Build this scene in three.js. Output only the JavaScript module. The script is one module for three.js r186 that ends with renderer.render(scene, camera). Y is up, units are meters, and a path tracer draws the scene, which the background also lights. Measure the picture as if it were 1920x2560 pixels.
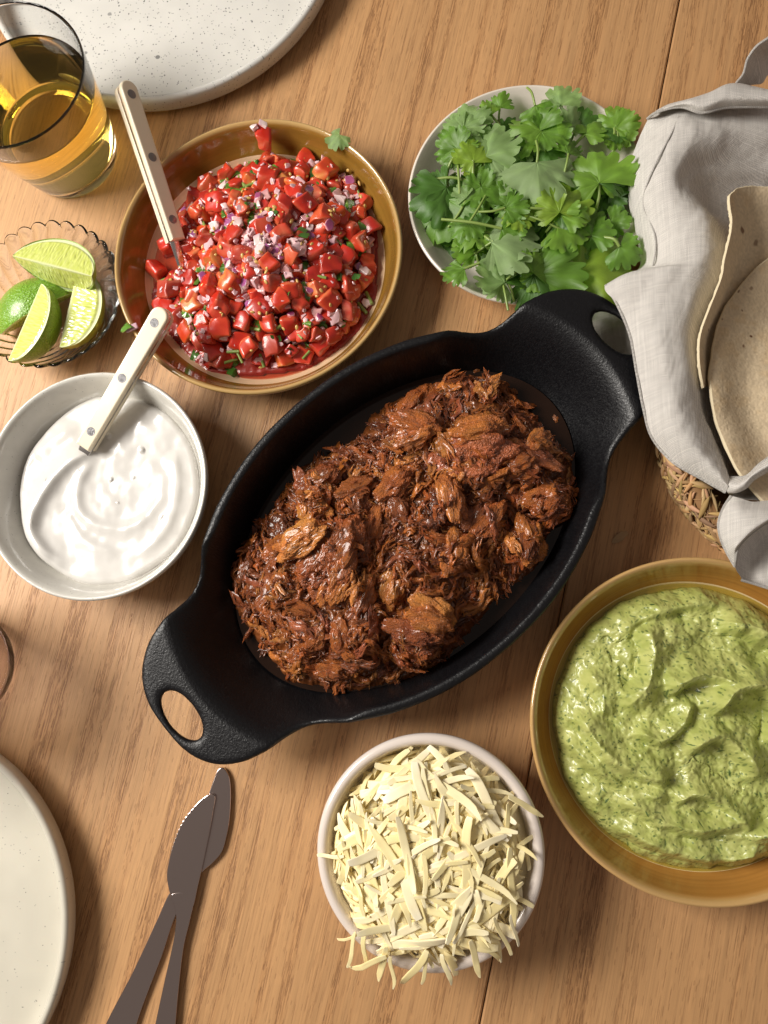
import * as THREE from 'three';
import { mergeGeometries, mergeVertices } from 'three/addons/utils/BufferGeometryUtils.js';
import { RectAreaLightUniformsLib } from 'three/addons/lights/RectAreaLightUniformsLib.js';
import { ImprovedNoise } from 'three/addons/math/ImprovedNoise.js';

// ---------------------------------------------------------------- camera, light, exposure
const scene = new THREE.Scene();
const camera = new THREE.PerspectiveCamera(66.9, 0.75, 0.02, 20);
camera.position.set(0, 0.52, 0);
camera.up.set(0, 0.15195, -0.98839);
camera.lookAt(-0.09341, 0.52 - 0.98407, -0.15129);
camera.updateMatrixWorld();
const renderer = new THREE.WebGLRenderer({ antialias: true });
renderer.setSize(768, 1024);
renderer.toneMapping = THREE.LinearToneMapping;
renderer.toneMappingExposure = 1.0;
renderer.shadowMap.enabled = true;
RectAreaLightUniformsLib.init();
scene.background = new THREE.Color(0.205, 0.175, 0.155);      // the dim, even light of the room around the table

const SUNWARD = new THREE.Vector3(-0.72, 0.70, -0.14).normalize();  // towards the window
const WINDOW_AT = SUNWARD.clone().multiplyScalar(1.3).add(new THREE.Vector3(-0.06, 0, -0.08));
const WINDOW_W = 0.6, WINDOW_H = 0.5;
const daylight = new THREE.RectAreaLight(new THREE.Color(1.0, 0.95, 0.88), 25.5, WINDOW_W, WINDOW_H);
daylight.name = 'window_daylight';
daylight.position.copy(WINDOW_AT);
daylight.lookAt(-0.06, 0, -0.08);
scene.add(daylight);

// ---------------------------------------------------------------- helpers
let seed = 12345;
const rnd = () => { seed = (seed + 0x6d2b79f5) | 0; let t = Math.imul(seed ^ (seed >>> 15), 1 | seed); t = (t + Math.imul(t ^ (t >>> 7), 61 | t)) ^ t; return ((t ^ (t >>> 14)) >>> 0) / 4294967296; };
const rr = (a, b) => a + (b - a) * rnd();
const pick = (a) => a[Math.floor(rnd() * a.length)];
const { clamp, lerp, smoothstep } = THREE.MathUtils;
const V = (x, y, z) => new THREE.Vector3(x, y, z);
const perlin = new ImprovedNoise();
const n3 = (x, y, z) => perlin.noise(x, y, z);
const fbm = (x, y, z, o = 3) => { let s = 0, a = 1; for (let i = 0; i < o; i++) { s += a * perlin.noise(x, y, z); x = x * 2.03 + 11.3; y = y * 2.03 + 5.7; z = z * 2.03 + 3.1; a *= 0.5; } return s; };
const hash = (x, y, s) => { let h = Math.imul(x, 374761393) ^ Math.imul(y, 668265263) ^ Math.imul(s, 1274126177); h = Math.imul(h ^ (h >>> 13), 1274126177); return ((h ^ (h >>> 16)) >>> 0) / 4294967296; };
const vn = (x, y, px, py, s) => {        // value noise that repeats every px, py cells
  const ix = Math.floor(x), iy = Math.floor(y), fx = x - ix, fy = y - iy, u = fx * fx * (3 - 2 * fx), v = fy * fy * (3 - 2 * fy);
  const m = (a, n) => ((a % n) + n) % n, x0 = m(ix, px), x1 = m(ix + 1, px), y0 = m(iy, py), y1 = m(iy + 1, py);
  return lerp(lerp(hash(x0, y0, s), hash(x1, y0, s), u), lerp(hash(x0, y1, s), hash(x1, y1, s), u), v);
};
const counts = {};
function numbered(name) { const n = counts[name] = (counts[name] ?? -1) + 1; return n ? `${name}_${String(n).padStart(3, '0')}` : name; }
function tag(o, label, category, group, kind) { if (label) o.userData.label = label; if (category) o.userData.category = category; if (group) o.userData.group = group; if (kind) o.userData.kind = kind; return o; }
function thing(name, label, category, pos = [0, 0, 0], turn = 0, group) {
  const o = new THREE.Group(); o.name = numbered(name); o.position.set(...pos); o.rotation.y = turn; scene.add(o);
  return tag(o, label, category, group);
}
function part(parent, name, geo, mat) {
  const m = new THREE.Mesh(geo, mat), k = parent.children.filter((c) => c.userData.base === name).length;
  m.name = k ? `${name}_${String(k).padStart(3, '0')}` : name; m.userData.base = name; m.castShadow = m.receiveShadow = true; parent.add(m); return m;
}
function dataTex(w, h, fn, srgb = false) {
  const d = new Uint8Array(w * h * 4), c = [0, 0, 0];
  for (let y = 0; y < h; y++) for (let x = 0; x < w; x++) { fn(x, y, c); const i = (y * w + x) * 4; d[i] = clamp(c[0], 0, 1) * 255; d[i + 1] = clamp(c[1], 0, 1) * 255; d[i + 2] = clamp(c[2], 0, 1) * 255; d[i + 3] = 255; }
  const t = new THREE.DataTexture(d, w, h, THREE.RGBAFormat); t.wrapS = t.wrapT = THREE.RepeatWrapping; t.magFilter = THREE.LinearFilter; t.minFilter = THREE.LinearMipmapLinearFilter; t.generateMipmaps = true;
  if (srgb) t.colorSpace = THREE.SRGBColorSpace;
  t.needsUpdate = true; return t;
}
const S = (c) => (c <= 0.0031308 ? 12.92 * c : 1.055 * Math.pow(c, 1 / 2.4) - 0.055);   // linear to sRGB
const std = (o) => new THREE.MeshStandardMaterial(o);
const phys = (o) => new THREE.MeshPhysicalMaterial(o);
const lin = (r, g, b) => new THREE.Color().setRGB(r, g, b);
function colorise(geo, fn) {              // vertex colours (linear) from a function of position and normal
  const p = geo.attributes.position, n = geo.attributes.normal, c = new Float32Array(p.count * 3), out = [0, 0, 0];
  for (let i = 0; i < p.count; i++) { fn(p.getX(i), p.getY(i), p.getZ(i), out, n ? n.getX(i) : 0, n ? n.getY(i) : 1, n ? n.getZ(i) : 0, i); c.set(out, i * 3); }
  geo.setAttribute('color', new THREE.BufferAttribute(c, 3)); return geo;
}
function warp(geo, fn) {                  // moves every vertex, then fresh smooth normals
  const p = geo.attributes.position, v = V(0, 0, 0);
  for (let i = 0; i < p.count; i++) { v.fromBufferAttribute(p, i); fn(v, i); p.setXYZ(i, v.x, v.y, v.z); }
  geo.computeVertexNormals(); return geo;
}
function spline(points, n) {              // n+1 points along a Catmull-Rom curve through [x, y] pairs
  const c = new THREE.CatmullRomCurve3(points.map((p) => V(p[0], p[1], p[2] ?? 0)), false, 'centripetal');
  return c.getPoints(n);
}
function lathe(profile, n = 60, segs = 160, smooth = true) {
  const pts = smooth ? spline(profile, n).map((p) => new THREE.Vector2(Math.max(0, p.x), p.y)) : profile.map((p) => new THREE.Vector2(p[0], p[1]));
  return new THREE.LatheGeometry(pts, segs);
}
function grid(nu, nv, fn) {               // a surface from fn(u, v, out), with uv
  const p = [], uv = [], ix = [], o = [0, 0, 0];
  for (let j = 0; j <= nv; j++) for (let i = 0; i <= nu; i++) { fn(i / nu, j / nv, o); p.push(o[0], o[1], o[2]); uv.push(i / nu, j / nv); }
  for (let j = 0; j < nv; j++) for (let i = 0; i < nu; i++) { const a = j * (nu + 1) + i, b = a + 1, c = a + nu + 1, d = c + 1; ix.push(a, c, b, b, c, d); }
  const g = new THREE.BufferGeometry(); g.setAttribute('position', new THREE.Float32BufferAttribute(p, 3)); g.setAttribute('uv', new THREE.Float32BufferAttribute(uv, 2)); g.setIndex(ix); g.computeVertexNormals(); return g;
}
function planarUV(geo, scale = 1) {
  const p = geo.attributes.position, uv = new Float32Array(p.count * 2);
  for (let i = 0; i < p.count; i++) { uv[2 * i] = p.getX(i) * scale; uv[2 * i + 1] = p.getZ(i) * scale; }
  geo.setAttribute('uv', new THREE.BufferAttribute(uv, 2)); return geo;
}
function surfaceNets(f, lo, hi, cell) {   // the zero surface of f(i, j, k, x, y, z), inside negative
  const n = [0, 1, 2].map((a) => Math.ceil((hi[a] - lo[a]) / cell) + 1), [nx, ny, nz] = n, val = new Float32Array(nx * ny * nz), id = (i, j, k) => (k * ny + j) * nx + i;
  for (let k = 0; k < nz; k++) for (let j = 0; j < ny; j++) for (let i = 0; i < nx; i++) val[id(i, j, k)] = f(i, j, k, lo[0] + i * cell, lo[1] + j * cell, lo[2] + k * cell);
  const at = new Int32Array(nx * ny * nz).fill(-1), pos = [], ix = [];
  for (let k = 0; k < nz - 1; k++) for (let j = 0; j < ny - 1; j++) for (let i = 0; i < nx - 1; i++) {
    let m = 0; for (let c = 0; c < 8; c++) if (val[id(i + (c & 1), j + ((c >> 1) & 1), k + (c >> 2))] < 0) m |= 1 << c;
    if (m === 0 || m === 255) continue;
    let sx = 0, sy = 0, sz = 0, q = 0;
    for (let c = 0; c < 8; c++) for (const b of [1, 2, 4]) { if (c & b) continue; const d = c | b; if (((m >> c) & 1) === ((m >> d) & 1)) continue;
      const va = val[id(i + (c & 1), j + ((c >> 1) & 1), k + (c >> 2))], vb = val[id(i + (d & 1), j + ((d >> 1) & 1), k + (d >> 2))], t = va / (va - vb);
      sx += (c & 1) + (b === 1 ? t : 0); sy += ((c >> 1) & 1) + (b === 2 ? t : 0); sz += (c >> 2) + (b === 4 ? t : 0); q++; }
    at[id(i, j, k)] = pos.length / 3; pos.push(lo[0] + (i + sx / q) * cell, lo[1] + (j + sy / q) * cell, lo[2] + (k + sz / q) * cell);
  }
  const quad = (a, b, c, d, flip) => { if (a < 0 || b < 0 || c < 0 || d < 0) return; flip ? ix.push(a, c, b, a, d, c) : ix.push(a, b, c, a, c, d); };
  for (let k = 1; k < nz - 1; k++) for (let j = 1; j < ny - 1; j++) for (let i = 1; i < nx - 1; i++) {
    const v = val[id(i, j, k)] < 0;
    if (v !== val[id(i + 1, j, k)] < 0) quad(at[id(i, j - 1, k - 1)], at[id(i, j, k - 1)], at[id(i, j, k)], at[id(i, j - 1, k)], !v);
    if (v !== val[id(i, j + 1, k)] < 0) quad(at[id(i - 1, j, k - 1)], at[id(i - 1, j, k)], at[id(i, j, k)], at[id(i, j, k - 1)], !v);
    if (v !== val[id(i, j, k + 1)] < 0) quad(at[id(i - 1, j - 1, k)], at[id(i, j - 1, k)], at[id(i, j, k)], at[id(i - 1, j, k)], !v);
  }
  const g = new THREE.BufferGeometry(); g.setAttribute('position', new THREE.Float32BufferAttribute(pos, 3)); g.setIndex(ix); g.computeVertexNormals(); return g;
}
const smax = (a, b, k) => { const h = Math.max(k - Math.abs(a - b), 0) / k; return Math.max(a, b) + h * h * k * 0.25; };
const smin = (a, b, k) => -smax(-a, -b, k);
// ---------------------------------------------------------------- the oak table top: two planks with an open joint
const woodTex = (() => {
  const N = 2048, pore = new Float32Array(N * N);                  // u across the grain (0.52 m), v along it (0.62 m)
  const bend = (u, v) => 0.010 * (vn(u * 5, v * 3, 5, 3, 1) - 0.5) + 0.0030 * (vn(u * 16, v * 7, 16, 7, 2) - 0.5);
  const early = (u) => smoothstep(0.6 * vn(u * 64, 0.5, 64, 1, 3) + 0.4 * vn(u * 150, 0.5, 150, 1, 4), 0.36, 0.72);
  // pores: thin dark dashes along the grain, crowded in the early wood of every ring
  for (let i = 0; i < 24000; i++) {
    let u0 = rnd(); for (let k = 0; k < 4 && rnd() > early(u0) + 0.12; k++) u0 = rnd();
    const v0 = rnd(), len = Math.pow(rnd(), 2) * 0.036 + 0.005, w = rr(0.7, 1.5), a = rr(0.25, 0.9) * (0.55 + 0.45 * early(u0)), drift = rr(-0.02, 0.02) * len, n = Math.ceil(len * N);
    for (let q = 0; q < n; q++) { const t = q / n, v = v0 + len * t, u = u0 + bend(u0, v) + drift * t, x = u * N, y = Math.floor(v * N), e = a * Math.min(1, 5 * t, 5 * (1 - t)) * (0.7 + 0.3 * hash(q >> 2, i, 5)); for (let d = -2; d <= 2; d++) { const px = Math.floor(x) + d, f = e * clamp(1.1 - Math.abs(px + 0.5 - x) / w * 0.8, 0, 1); if (f <= 0) continue; const m = ((y % N) + N) % N * N + ((px % N) + N) % N; pore[m] = Math.max(pore[m], f); } }
  }
  const col = dataTex(N, N, (x, y, c) => {
    const u0 = x / N, v = y / N, u = u0 - bend(u0, v), e = early(((u % 1) + 1) % 1), fine = vn(u * 1000, v * 9, 1000, 9, 6), fib = vn(u * 420, v * 26, 420, 26, 7), broad = vn(u * 11, v * 2, 11, 2, 8), ray = smoothstep(vn(u * 210, v * 62, 210, 62, 9), 0.74, 0.95);
    const k = (0.97 + 0.18 * (fine - 0.5) + 0.12 * (fib - 0.5) + 0.12 * (broad - 0.5) - 0.06 * e + 0.07 * ray) * (1 - 0.78 * pore[y * N + x]), p = pore[y * N + x];
    c[0] = S(0.535 * k); c[1] = S(0.297 * k * (1 - 0.05 * e - 0.12 * p)); c[2] = S(0.130 * k * (1 - 0.10 * e - 0.2 * p));
  }, true);
  const bump = dataTex(N, N, (x, y, c) => { const u = x / N, v = y / N, h = 0.75 - 0.6 * pore[y * N + x] + 0.14 * (vn(u * 1000, v * 9, 1000, 9, 6) - 0.5); c[0] = h; c[1] = 0.55 + 0.3 * (0.75 - h); c[2] = h; });
  return { col, bump };
})();
const oak = std({ map: woodTex.col, bumpMap: woodTex.bump, bumpScale: 0.0003, roughnessMap: woodTex.bump, roughness: 0.92 });
{
  const table = new THREE.Group(); table.name = 'table_top'; scene.add(table); tag(table, 'oak table top of two wide planks with one open joint', null, null, 'structure');
  const G = V(-0.2080, 0, 0.9781), A = V(0.9781, 0, 0.2080), J = V(0.0647, 0, 0);       // along the grain, across it, a point of the joint
  const plank = (a0, a1, l0, l1, du, dv) => {
    const e = 0.0011, T = 0.03, shape = [[a0 + e, 0], [a1 - e, 0], [a1, -e], [a1, -T], [a0, -T], [a0, -e]];
    const g = grid(6, 1, () => {}), p = [], uv = [], ix = [], nrm = [];
    for (let k = 0; k < 6; k++) {
      const s = shape[k], t = shape[(k + 1) % 6], b = p.length / 3, n = V(0, 0, 0).addScaledVector(A, -(t[1] - s[1])).add(V(0, t[0] - s[0], 0)).normalize();
      for (const q of [s, t]) for (const l of [l0, l1]) { const w = J.clone().addScaledVector(A, q[0]).addScaledVector(G, l); p.push(w.x, q[1], w.z); uv.push((q[0] + du) / 0.52, (l + dv) / 0.62); nrm.push(n.x, n.y, n.z); }
      ix.push(b, b + 1, b + 2, b + 2, b + 1, b + 3);
    }
    g.setAttribute('position', new THREE.Float32BufferAttribute(p, 3)); g.setAttribute('uv', new THREE.Float32BufferAttribute(uv, 2)); g.setAttribute('normal', new THREE.Float32BufferAttribute(nrm, 3)); g.setIndex(ix); return g;
  };
  part(table, 'plank', plank(-0.9, -0.0004, -0.9, 0.9, 0.13, 0.05), oak);
  part(table, 'plank', plank(0.0004, 0.5, -0.9, 0.9, 0.61, 0.33), oak);
}
// the window the daylight comes through, far to the left of the table
{
  const w = thing('window', 'white window with two panes, far left of the table, out of the picture', 'window', WINDOW_AT.toArray());
  w.lookAt(-0.06, 0, -0.08);
  const white = std({ color: lin(0.75, 0.74, 0.72), roughness: 0.5 }), glow = std({ color: 0x000000, emissive: lin(1, 0.97, 0.92), emissiveIntensity: 2 });
  const hw = WINDOW_W / 2, hh = WINDOW_H / 2;
  for (const s of [-1, 1]) part(w, 'pane', new THREE.BoxGeometry(hw - 0.004, WINDOW_H, 0.006).translate(s * hw / 2, 0, -0.03), glow);
  const fr = []; for (const s of [-1, 1]) { fr.push(new THREE.BoxGeometry(0.05, WINDOW_H + 0.1, 0.05).translate(s * (hw + 0.027), 0, -0.03), new THREE.BoxGeometry(WINDOW_W, 0.048, 0.05).translate(0, s * (hh + 0.026), -0.03)); }
  part(w, 'frame', mergeGeometries(fr), white);
}
// ---------------------------------------------------------------- stoneware
// little specks of iron in a glaze, as a tile of 'size' metres
function speckTex(N, base, specks) {
  const a = new Float32Array(N * N).fill(0);
  for (const [count, r0, r1, dark] of specks) for (let i = 0; i < count; i++) {
    const cx = rnd() * N, cy = rnd() * N, r = rr(r0, r1), d = dark * rr(0.5, 1), q = Math.ceil(r + 1), ex = rr(0.7, 1.3);
    for (let y = -q; y <= q; y++) for (let x = -q; x <= q; x++) { const m = ((Math.floor(cy + y) + N) % N) * N + ((Math.floor(cx + x) + N) % N); a[m] = Math.max(a[m], d * smoothstep(r + 0.7 - Math.hypot(x * ex, y / ex), 0, 1.2)); }
  }
  return dataTex(N, N, (x, y, c) => { const s = a[y * N + x], m = 0.97 + 0.06 * (vn(x / N * 24, y / N * 24, 24, 24, 11) - 0.5); for (let k = 0; k < 3; k++) c[k] = S(lerp(base[k] * m, [0.04, 0.045, 0.05][k], s)); }, true);
}
const ringCol = (r, seedN) => 0.5 * n3(r * 900, seedN, 0.5) + 0.5 * n3(r * 2600, seedN, 3.5);   // thrown rings
const ochre = phys({ color: lin(1, 1, 1), vertexColors: true, roughness: 0.13, clearcoat: 0.6, clearcoatRoughness: 0.06 });
const cream = phys({ color: lin(1, 1, 1), vertexColors: true, roughness: 0.22, clearcoat: 0.4, clearcoatRoughness: 0.1 });
function ochreDish(name, label, x, z, dark, k) {
  const t = thing(name, label, 'dish', [x, 0, z]);
  const inner = lathe([[0, 0.0075], [0.05, 0.0074], [0.074, 0.0082], [0.0815, 0.0105], [0.0865, 0.0148]], 70);
  const lip = lathe([[0.0865, 0.0148], [0.0902, 0.0205], [0.0938, 0.0285], [0.0958, 0.0332], [0.0972, 0.0352], [0.0986, 0.036], [0.0998, 0.0352], [0.1, 0.0335], [0.0992, 0.0305], [0.0975, 0.027]], 70);
  const outer = lathe([[0.0975, 0.027], [0.092, 0.017], [0.082, 0.007], [0.073, 0.0035], [0.0700, 0.0002], [0.066, 0.0001], [0.062, 0.003], [0, 0.003]], 40);
  const cr = k ? [0.70, 0.54, 0.30] : [0.66, 0.47, 0.29], oc = k ? [0.42, 0.195, 0.042] : [0.25, 0.130, 0.022];
  colorise(inner, (px, py, pz, o) => { const r = Math.hypot(px, pz), m = 1 + 0.16 * ringCol(r, k + 1); o[0] = cr[0] * m; o[1] = cr[1] * m; o[2] = cr[2] * m; });
  colorise(lip, (px, py, pz, o) => {                        // the glaze breaks lighter over the lip's edge
    const r = Math.hypot(px, pz), a = Math.atan2(pz, px), e = smoothstep(py + 0.02 * (r - 0.0972), k ? 0.0300 : 0.0335, 0.0362), m = 1 + 0.2 * ringCol(r * 0.6 + py * 0.5, k + 7) + 0.1 * n3(a * 3, py * 300, k);
    for (let q = 0; q < 3; q++) o[q] = lerp(oc[q] * m, [0.60, 0.40, 0.17][q], 0.7 * e);
  });
  colorise(outer, (px, py, pz, o) => { const m = 1 + 0.15 * ringCol(py, k + 3); o[0] = oc[0] * m; o[1] = oc[1] * m; o[2] = oc[2] * m; });
  part(t, 'bowl', mergeGeometries([inner, outer]), cream); part(t, 'glazed_rim', lip, ochre);
  return t;
}
ochreDish('salsa_dish', 'round dish with olive brown glazed rim holding the tomato salsa', -0.1362, -0.2533, 1, 0);
ochreDish('guacamole_dish', 'round dish with golden tan glazed rim holding the green guacamole', 0.1437, 0.0532, 0, 1);

// off-white glazed plate under the herbs
{
  const t = thing('herb_plate', 'small off-white plate under the heap of coriander sprigs', 'plate', [0.0469, 0, -0.2952]);
  const g = lathe([[0, 0.007], [0.045, 0.007], [0.058, 0.0085], [0.068, 0.0165], [0.0745, 0.0235], [0.0775, 0.0268], [0.0788, 0.0278], [0.0800, 0.0272], [0.0802, 0.0258], [0.079, 0.0225], [0.072, 0.014], [0.06, 0.0048], [0.05, 0.0022], [0.0485, 0.0002], [0.045, 0.0002], [0.043, 0.003], [0, 0.003]], 110);
  colorise(g, (x, y, z, o) => { const r = Math.hypot(x, z), m = 1 + 0.05 * ringCol(r, 12); o[0] = 0.76 * m; o[1] = 0.69 * m; o[2] = 0.60 * m; });
  part(t, 'plate', g, phys({ vertexColors: true, roughness: 0.16, clearcoat: 0.5, clearcoatRoughness: 0.05 }));
}
// speckled grey bowl for the yogurt
{
  const t = thing('yogurt_bowl', 'pale grey speckled bowl filled with white yogurt', 'bowl', [-0.235, 0, -0.0916]);
  const g = lathe([[0, 0.008], [0.045, 0.009], [0.058, 0.016], [0.0655, 0.028], [0.0695, 0.0385], [0.0718, 0.0432], [0.0733, 0.0448], [0.0748, 0.045], [0.0756, 0.0438], [0.0755, 0.0415], [0.0725, 0.031], [0.066, 0.017], [0.055, 0.006], [0.048, 0.0025], [0.047, 0.0002], [0.043, 0.0002], [0.041, 0.003], [0, 0.003]], 110);
  const p = g.attributes.position, uv = g.attributes.uv;
  for (let i = 0; i < p.count; i++) { const a = Math.atan2(p.getZ(i), p.getX(i)), r = Math.hypot(p.getX(i), p.getZ(i)); uv.setXY(i, (r + p.getY(i)) * Math.cos(a) / 0.12, (r + p.getY(i)) * Math.sin(a) / 0.12); }
  part(t, 'bowl', g, phys({ map: speckTex(768, [0.62, 0.60, 0.545], [[260, 0.8, 1.7, 0.7], [60, 1.8, 3.0, 0.75]]), roughness: 0.15, clearcoat: 0.5, clearcoatRoughness: 0.05 }));
}
// pinkish white bowl for the cheese
{
  const t = thing('cheese_bowl', 'pinkish white bowl with thick rounded rim holding the grated cheese', 'bowl', [-0.0156, 0, 0.1251]);
  const g = lathe([[0, 0.008], [0.035, 0.009], [0.048, 0.018], [0.0555, 0.034], [0.0583, 0.0452], [0.0596, 0.0487], [0.0618, 0.0502], [0.0642, 0.0497], [0.0655, 0.048], [0.0657, 0.0455], [0.0640, 0.036], [0.058, 0.02], [0.048, 0.008], [0.041, 0.003], [0.040, 0.0002], [0.036, 0.0002], [0.034, 0.003], [0, 0.003]], 120);
  colorise(g, (x, y, z, o) => { const r = Math.hypot(x, z), m = 1 + 0.07 * ringCol(r * 0.5 + y, 22); o[0] = 0.74 * m; o[1] = 0.655 * m; o[2] = 0.59 * m; });
  part(t, 'bowl', g, phys({ vertexColors: true, roughness: 0.18, clearcoat: 0.5, clearcoatRoughness: 0.06 }));
}
// large speckled plates with an upright edge
function bigPlate(name, label, x, z, R, tex, tileSize, col) {
  const t = thing(name, label, 'plate', [x, 0, z]), h = 0.022;
  const prof = [[0, 0.0062], [R - 0.03, 0.0062], [R - 0.012, 0.0066], [R - 0.0072, 0.0088], [R - 0.0058, 0.014], [R - 0.0052, h - 0.002], [R - 0.0042, h - 0.0004], [R - 0.0022, h], [R - 0.0006, h - 0.0012], [R, h - 0.004], [R - 0.0008, 0.012], [R - 0.003, 0.006], [R - 0.009, 0.0022], [R - 0.016, 0.001], [R - 0.017, 0.0001], [R - 0.022, 0.0001], [R - 0.024, 0.002], [0, 0.002]];
  const g = lathe(prof, 140, 220), p = g.attributes.position, uv = g.attributes.uv;
  for (let i = 0; i < p.count; i++) { const a = Math.atan2(p.getZ(i), p.getX(i)), r = Math.hypot(p.getX(i), p.getZ(i)); uv.setXY(i, (r + p.getY(i)) * Math.cos(a) / tileSize, (r + p.getY(i)) * Math.sin(a) / tileSize); }
  part(t, 'plate', g, phys({ map: tex, color: col, roughness: 0.2, clearcoat: 0.35, clearcoatRoughness: 0.08 }));
}
bigPlate('dinner_plate', 'large grey white dinner plate with dense dark speckles, cut off at the top', -0.2269, -0.5224, 0.1405, speckTex(1024, [0.66, 0.645, 0.60], [[2300, 1.0, 1.8, 1], [320, 1.8, 2.8, 1], [9, 5, 8, 0.75]]), 0.24, lin(1, 1, 1));
bigPlate('dinner_plate', 'large cream dinner plate with faint speckles, cut off at the lower left', -0.3693, 0.1926, 0.1274, speckTex(1024, [0.62, 0.585, 0.49], [[420, 0.9, 1.6, 0.8], [160, 1.3, 2.2, 0.6]]), 0.22, lin(1, 1, 1));
// ---------------------------------------------------------------- oval cast iron dish with two pierced handles
const POT = V(-0.03486, 0, -0.06734), POT_TURN = Math.atan2(0.6688, 0.7434);      // long axis towards the upper right
const potJuice = 0.0125;
const FLOOR_A = 0.126, FLOOR_B = 0.0835;
{
  const W = [[0, 101], [18, 100.2], [30, 99], [45, 96.3], [57, 93], [69, 88.9], [80, 84.5], [90, 79.3], [99, 74], [107, 68.8], [114, 63.8], [120, 59.6], [126, 56.4], [133, 54], [141, 52.6], [150, 51.8], [158, 50.2], [166, 47.6], [173, 43.8], [179, 39.2], [184, 33.6], [188, 26.6], [190.6, 19], [192, 10], [192.4, 0]];
  const curve = spline(W.map(([a, b]) => [a / 1000, b / 1000]), 90), poly = [];
  for (const p of curve) poly.push([p.x, p.y]);
  for (let i = curve.length - 2; i >= 0; i--) poly.push([curve[i].x, -curve[i].y]);
  for (let i = 1; i < curve.length; i++) poly.push([-curve[i].x, -curve[i].y]);
  for (let i = curve.length - 2; i > 0; i--) poly.push([-curve[i].x, curve[i].y]);
  const dPoly = (x, y) => { let d = 1e9, s = 1; const N = poly.length;
    for (let i = 0, j = N - 1; i < N; j = i++) { const [xi, yi] = poly[i], [xj, yj] = poly[j], ex = xj - xi, ey = yj - yi, wx = x - xi, wy = y - yi, t = clamp((wx * ex + wy * ey) / (ex * ex + ey * ey), 0, 1), bx = wx - ex * t, by = wy - ey * t; d = Math.min(d, bx * bx + by * by);
      const c1 = y >= yi, c2 = y < yj, c3 = ex * wy > ey * wx; if ((c1 && c2 && c3) || (!c1 && !c2 && !c3)) s = -s; }
    return s * Math.sqrt(d); };
  const dEll = (x, y, a, b) => { const k0 = Math.hypot(x / a, y / b), k1 = Math.hypot(x / (a * a), y / (b * b)); return k1 < 1e-6 ? -Math.min(a, b) : k0 * (k0 - 1) / k1; };
  const h0 = 0.0075, hr = 0.052, cell = 0.0015, lo = [-0.198, -0.003, -0.108], hi = [0.198, 0.058, 0.108];
  const prof = (e, s) => { const L = 0.0125 + 0.026 * smoothstep(Math.abs(s), 0.085, 0.145), t = clamp(e / L, 0, 1), a = Math.sin(t * Math.PI / 2), w = lerp(t * t * (3 - 2 * t), a, 0.25); return h0 + (hr - h0) * w - 0.003 * smoothstep(Math.abs(s), 0.15, 0.19); };
  const cache = new Map();
  const col = (i, k, x, z) => { const key = i * 4096 + k; if (!cache.has(key)) { const e = dEll(x, z, FLOOR_A, FLOOR_B), s = Math.abs(x) * Math.sign(x);
    const T = prof(e, s), T1 = prof(e + 0.001, s), B = Math.max(prof(e - 0.0062, s) - 0.0055, 0.0015), B1 = Math.max(prof(e - 0.0052, s) - 0.0055, 0.0015);
    const hole = dEll(Math.abs(x) - 0.1785, z - 0.001, 0.0083, 0.0168);
    cache.set(key, [T, Math.hypot(1, (T1 - T) / 0.001), B, Math.hypot(1, (B1 - B) / 0.001), dPoly(x, z), hole]); } return cache.get(key); };
  const geo = surfaceNets((i, j, k, x, y, z) => { const [T, gT, B, gB, d, hole] = col(i, k, x, z);
    let v = smax((y - T) / gT, (B - y) / gB, 0.003); v = smax(v, d, 0.0042); return smax(v, -hole, 0.0052); }, lo, hi, cell);
  planarUV(geo, 1 / 0.05);
  const iron = dataTex(512, 512, (x, y, c) => { const u = x / 512, v = y / 512; const h = 0.5 * vn(u * 64, v * 64, 64, 64, 31) + 0.35 * vn(u * 130, v * 130, 130, 130, 32) + 0.3 * vn(u * 28, v * 28, 28, 28, 33); c[0] = h * 0.8; c[1] = 0.62 + 0.35 * (vn(u * 90, v * 90, 90, 90, 34) - 0.5); c[2] = h; });
  const t = thing('casserole_dish', 'black cast iron oval dish with two pierced handles holding the pulled pork', 'casserole dish', POT.toArray(), POT_TURN);
  part(t, 'body', geo, phys({ color: lin(0.004, 0.004, 0.005), specularIntensity: 0.75, roughness: 0.66, roughnessMap: iron, bumpMap: iron, bumpScale: 0.00022 }));
}
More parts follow.
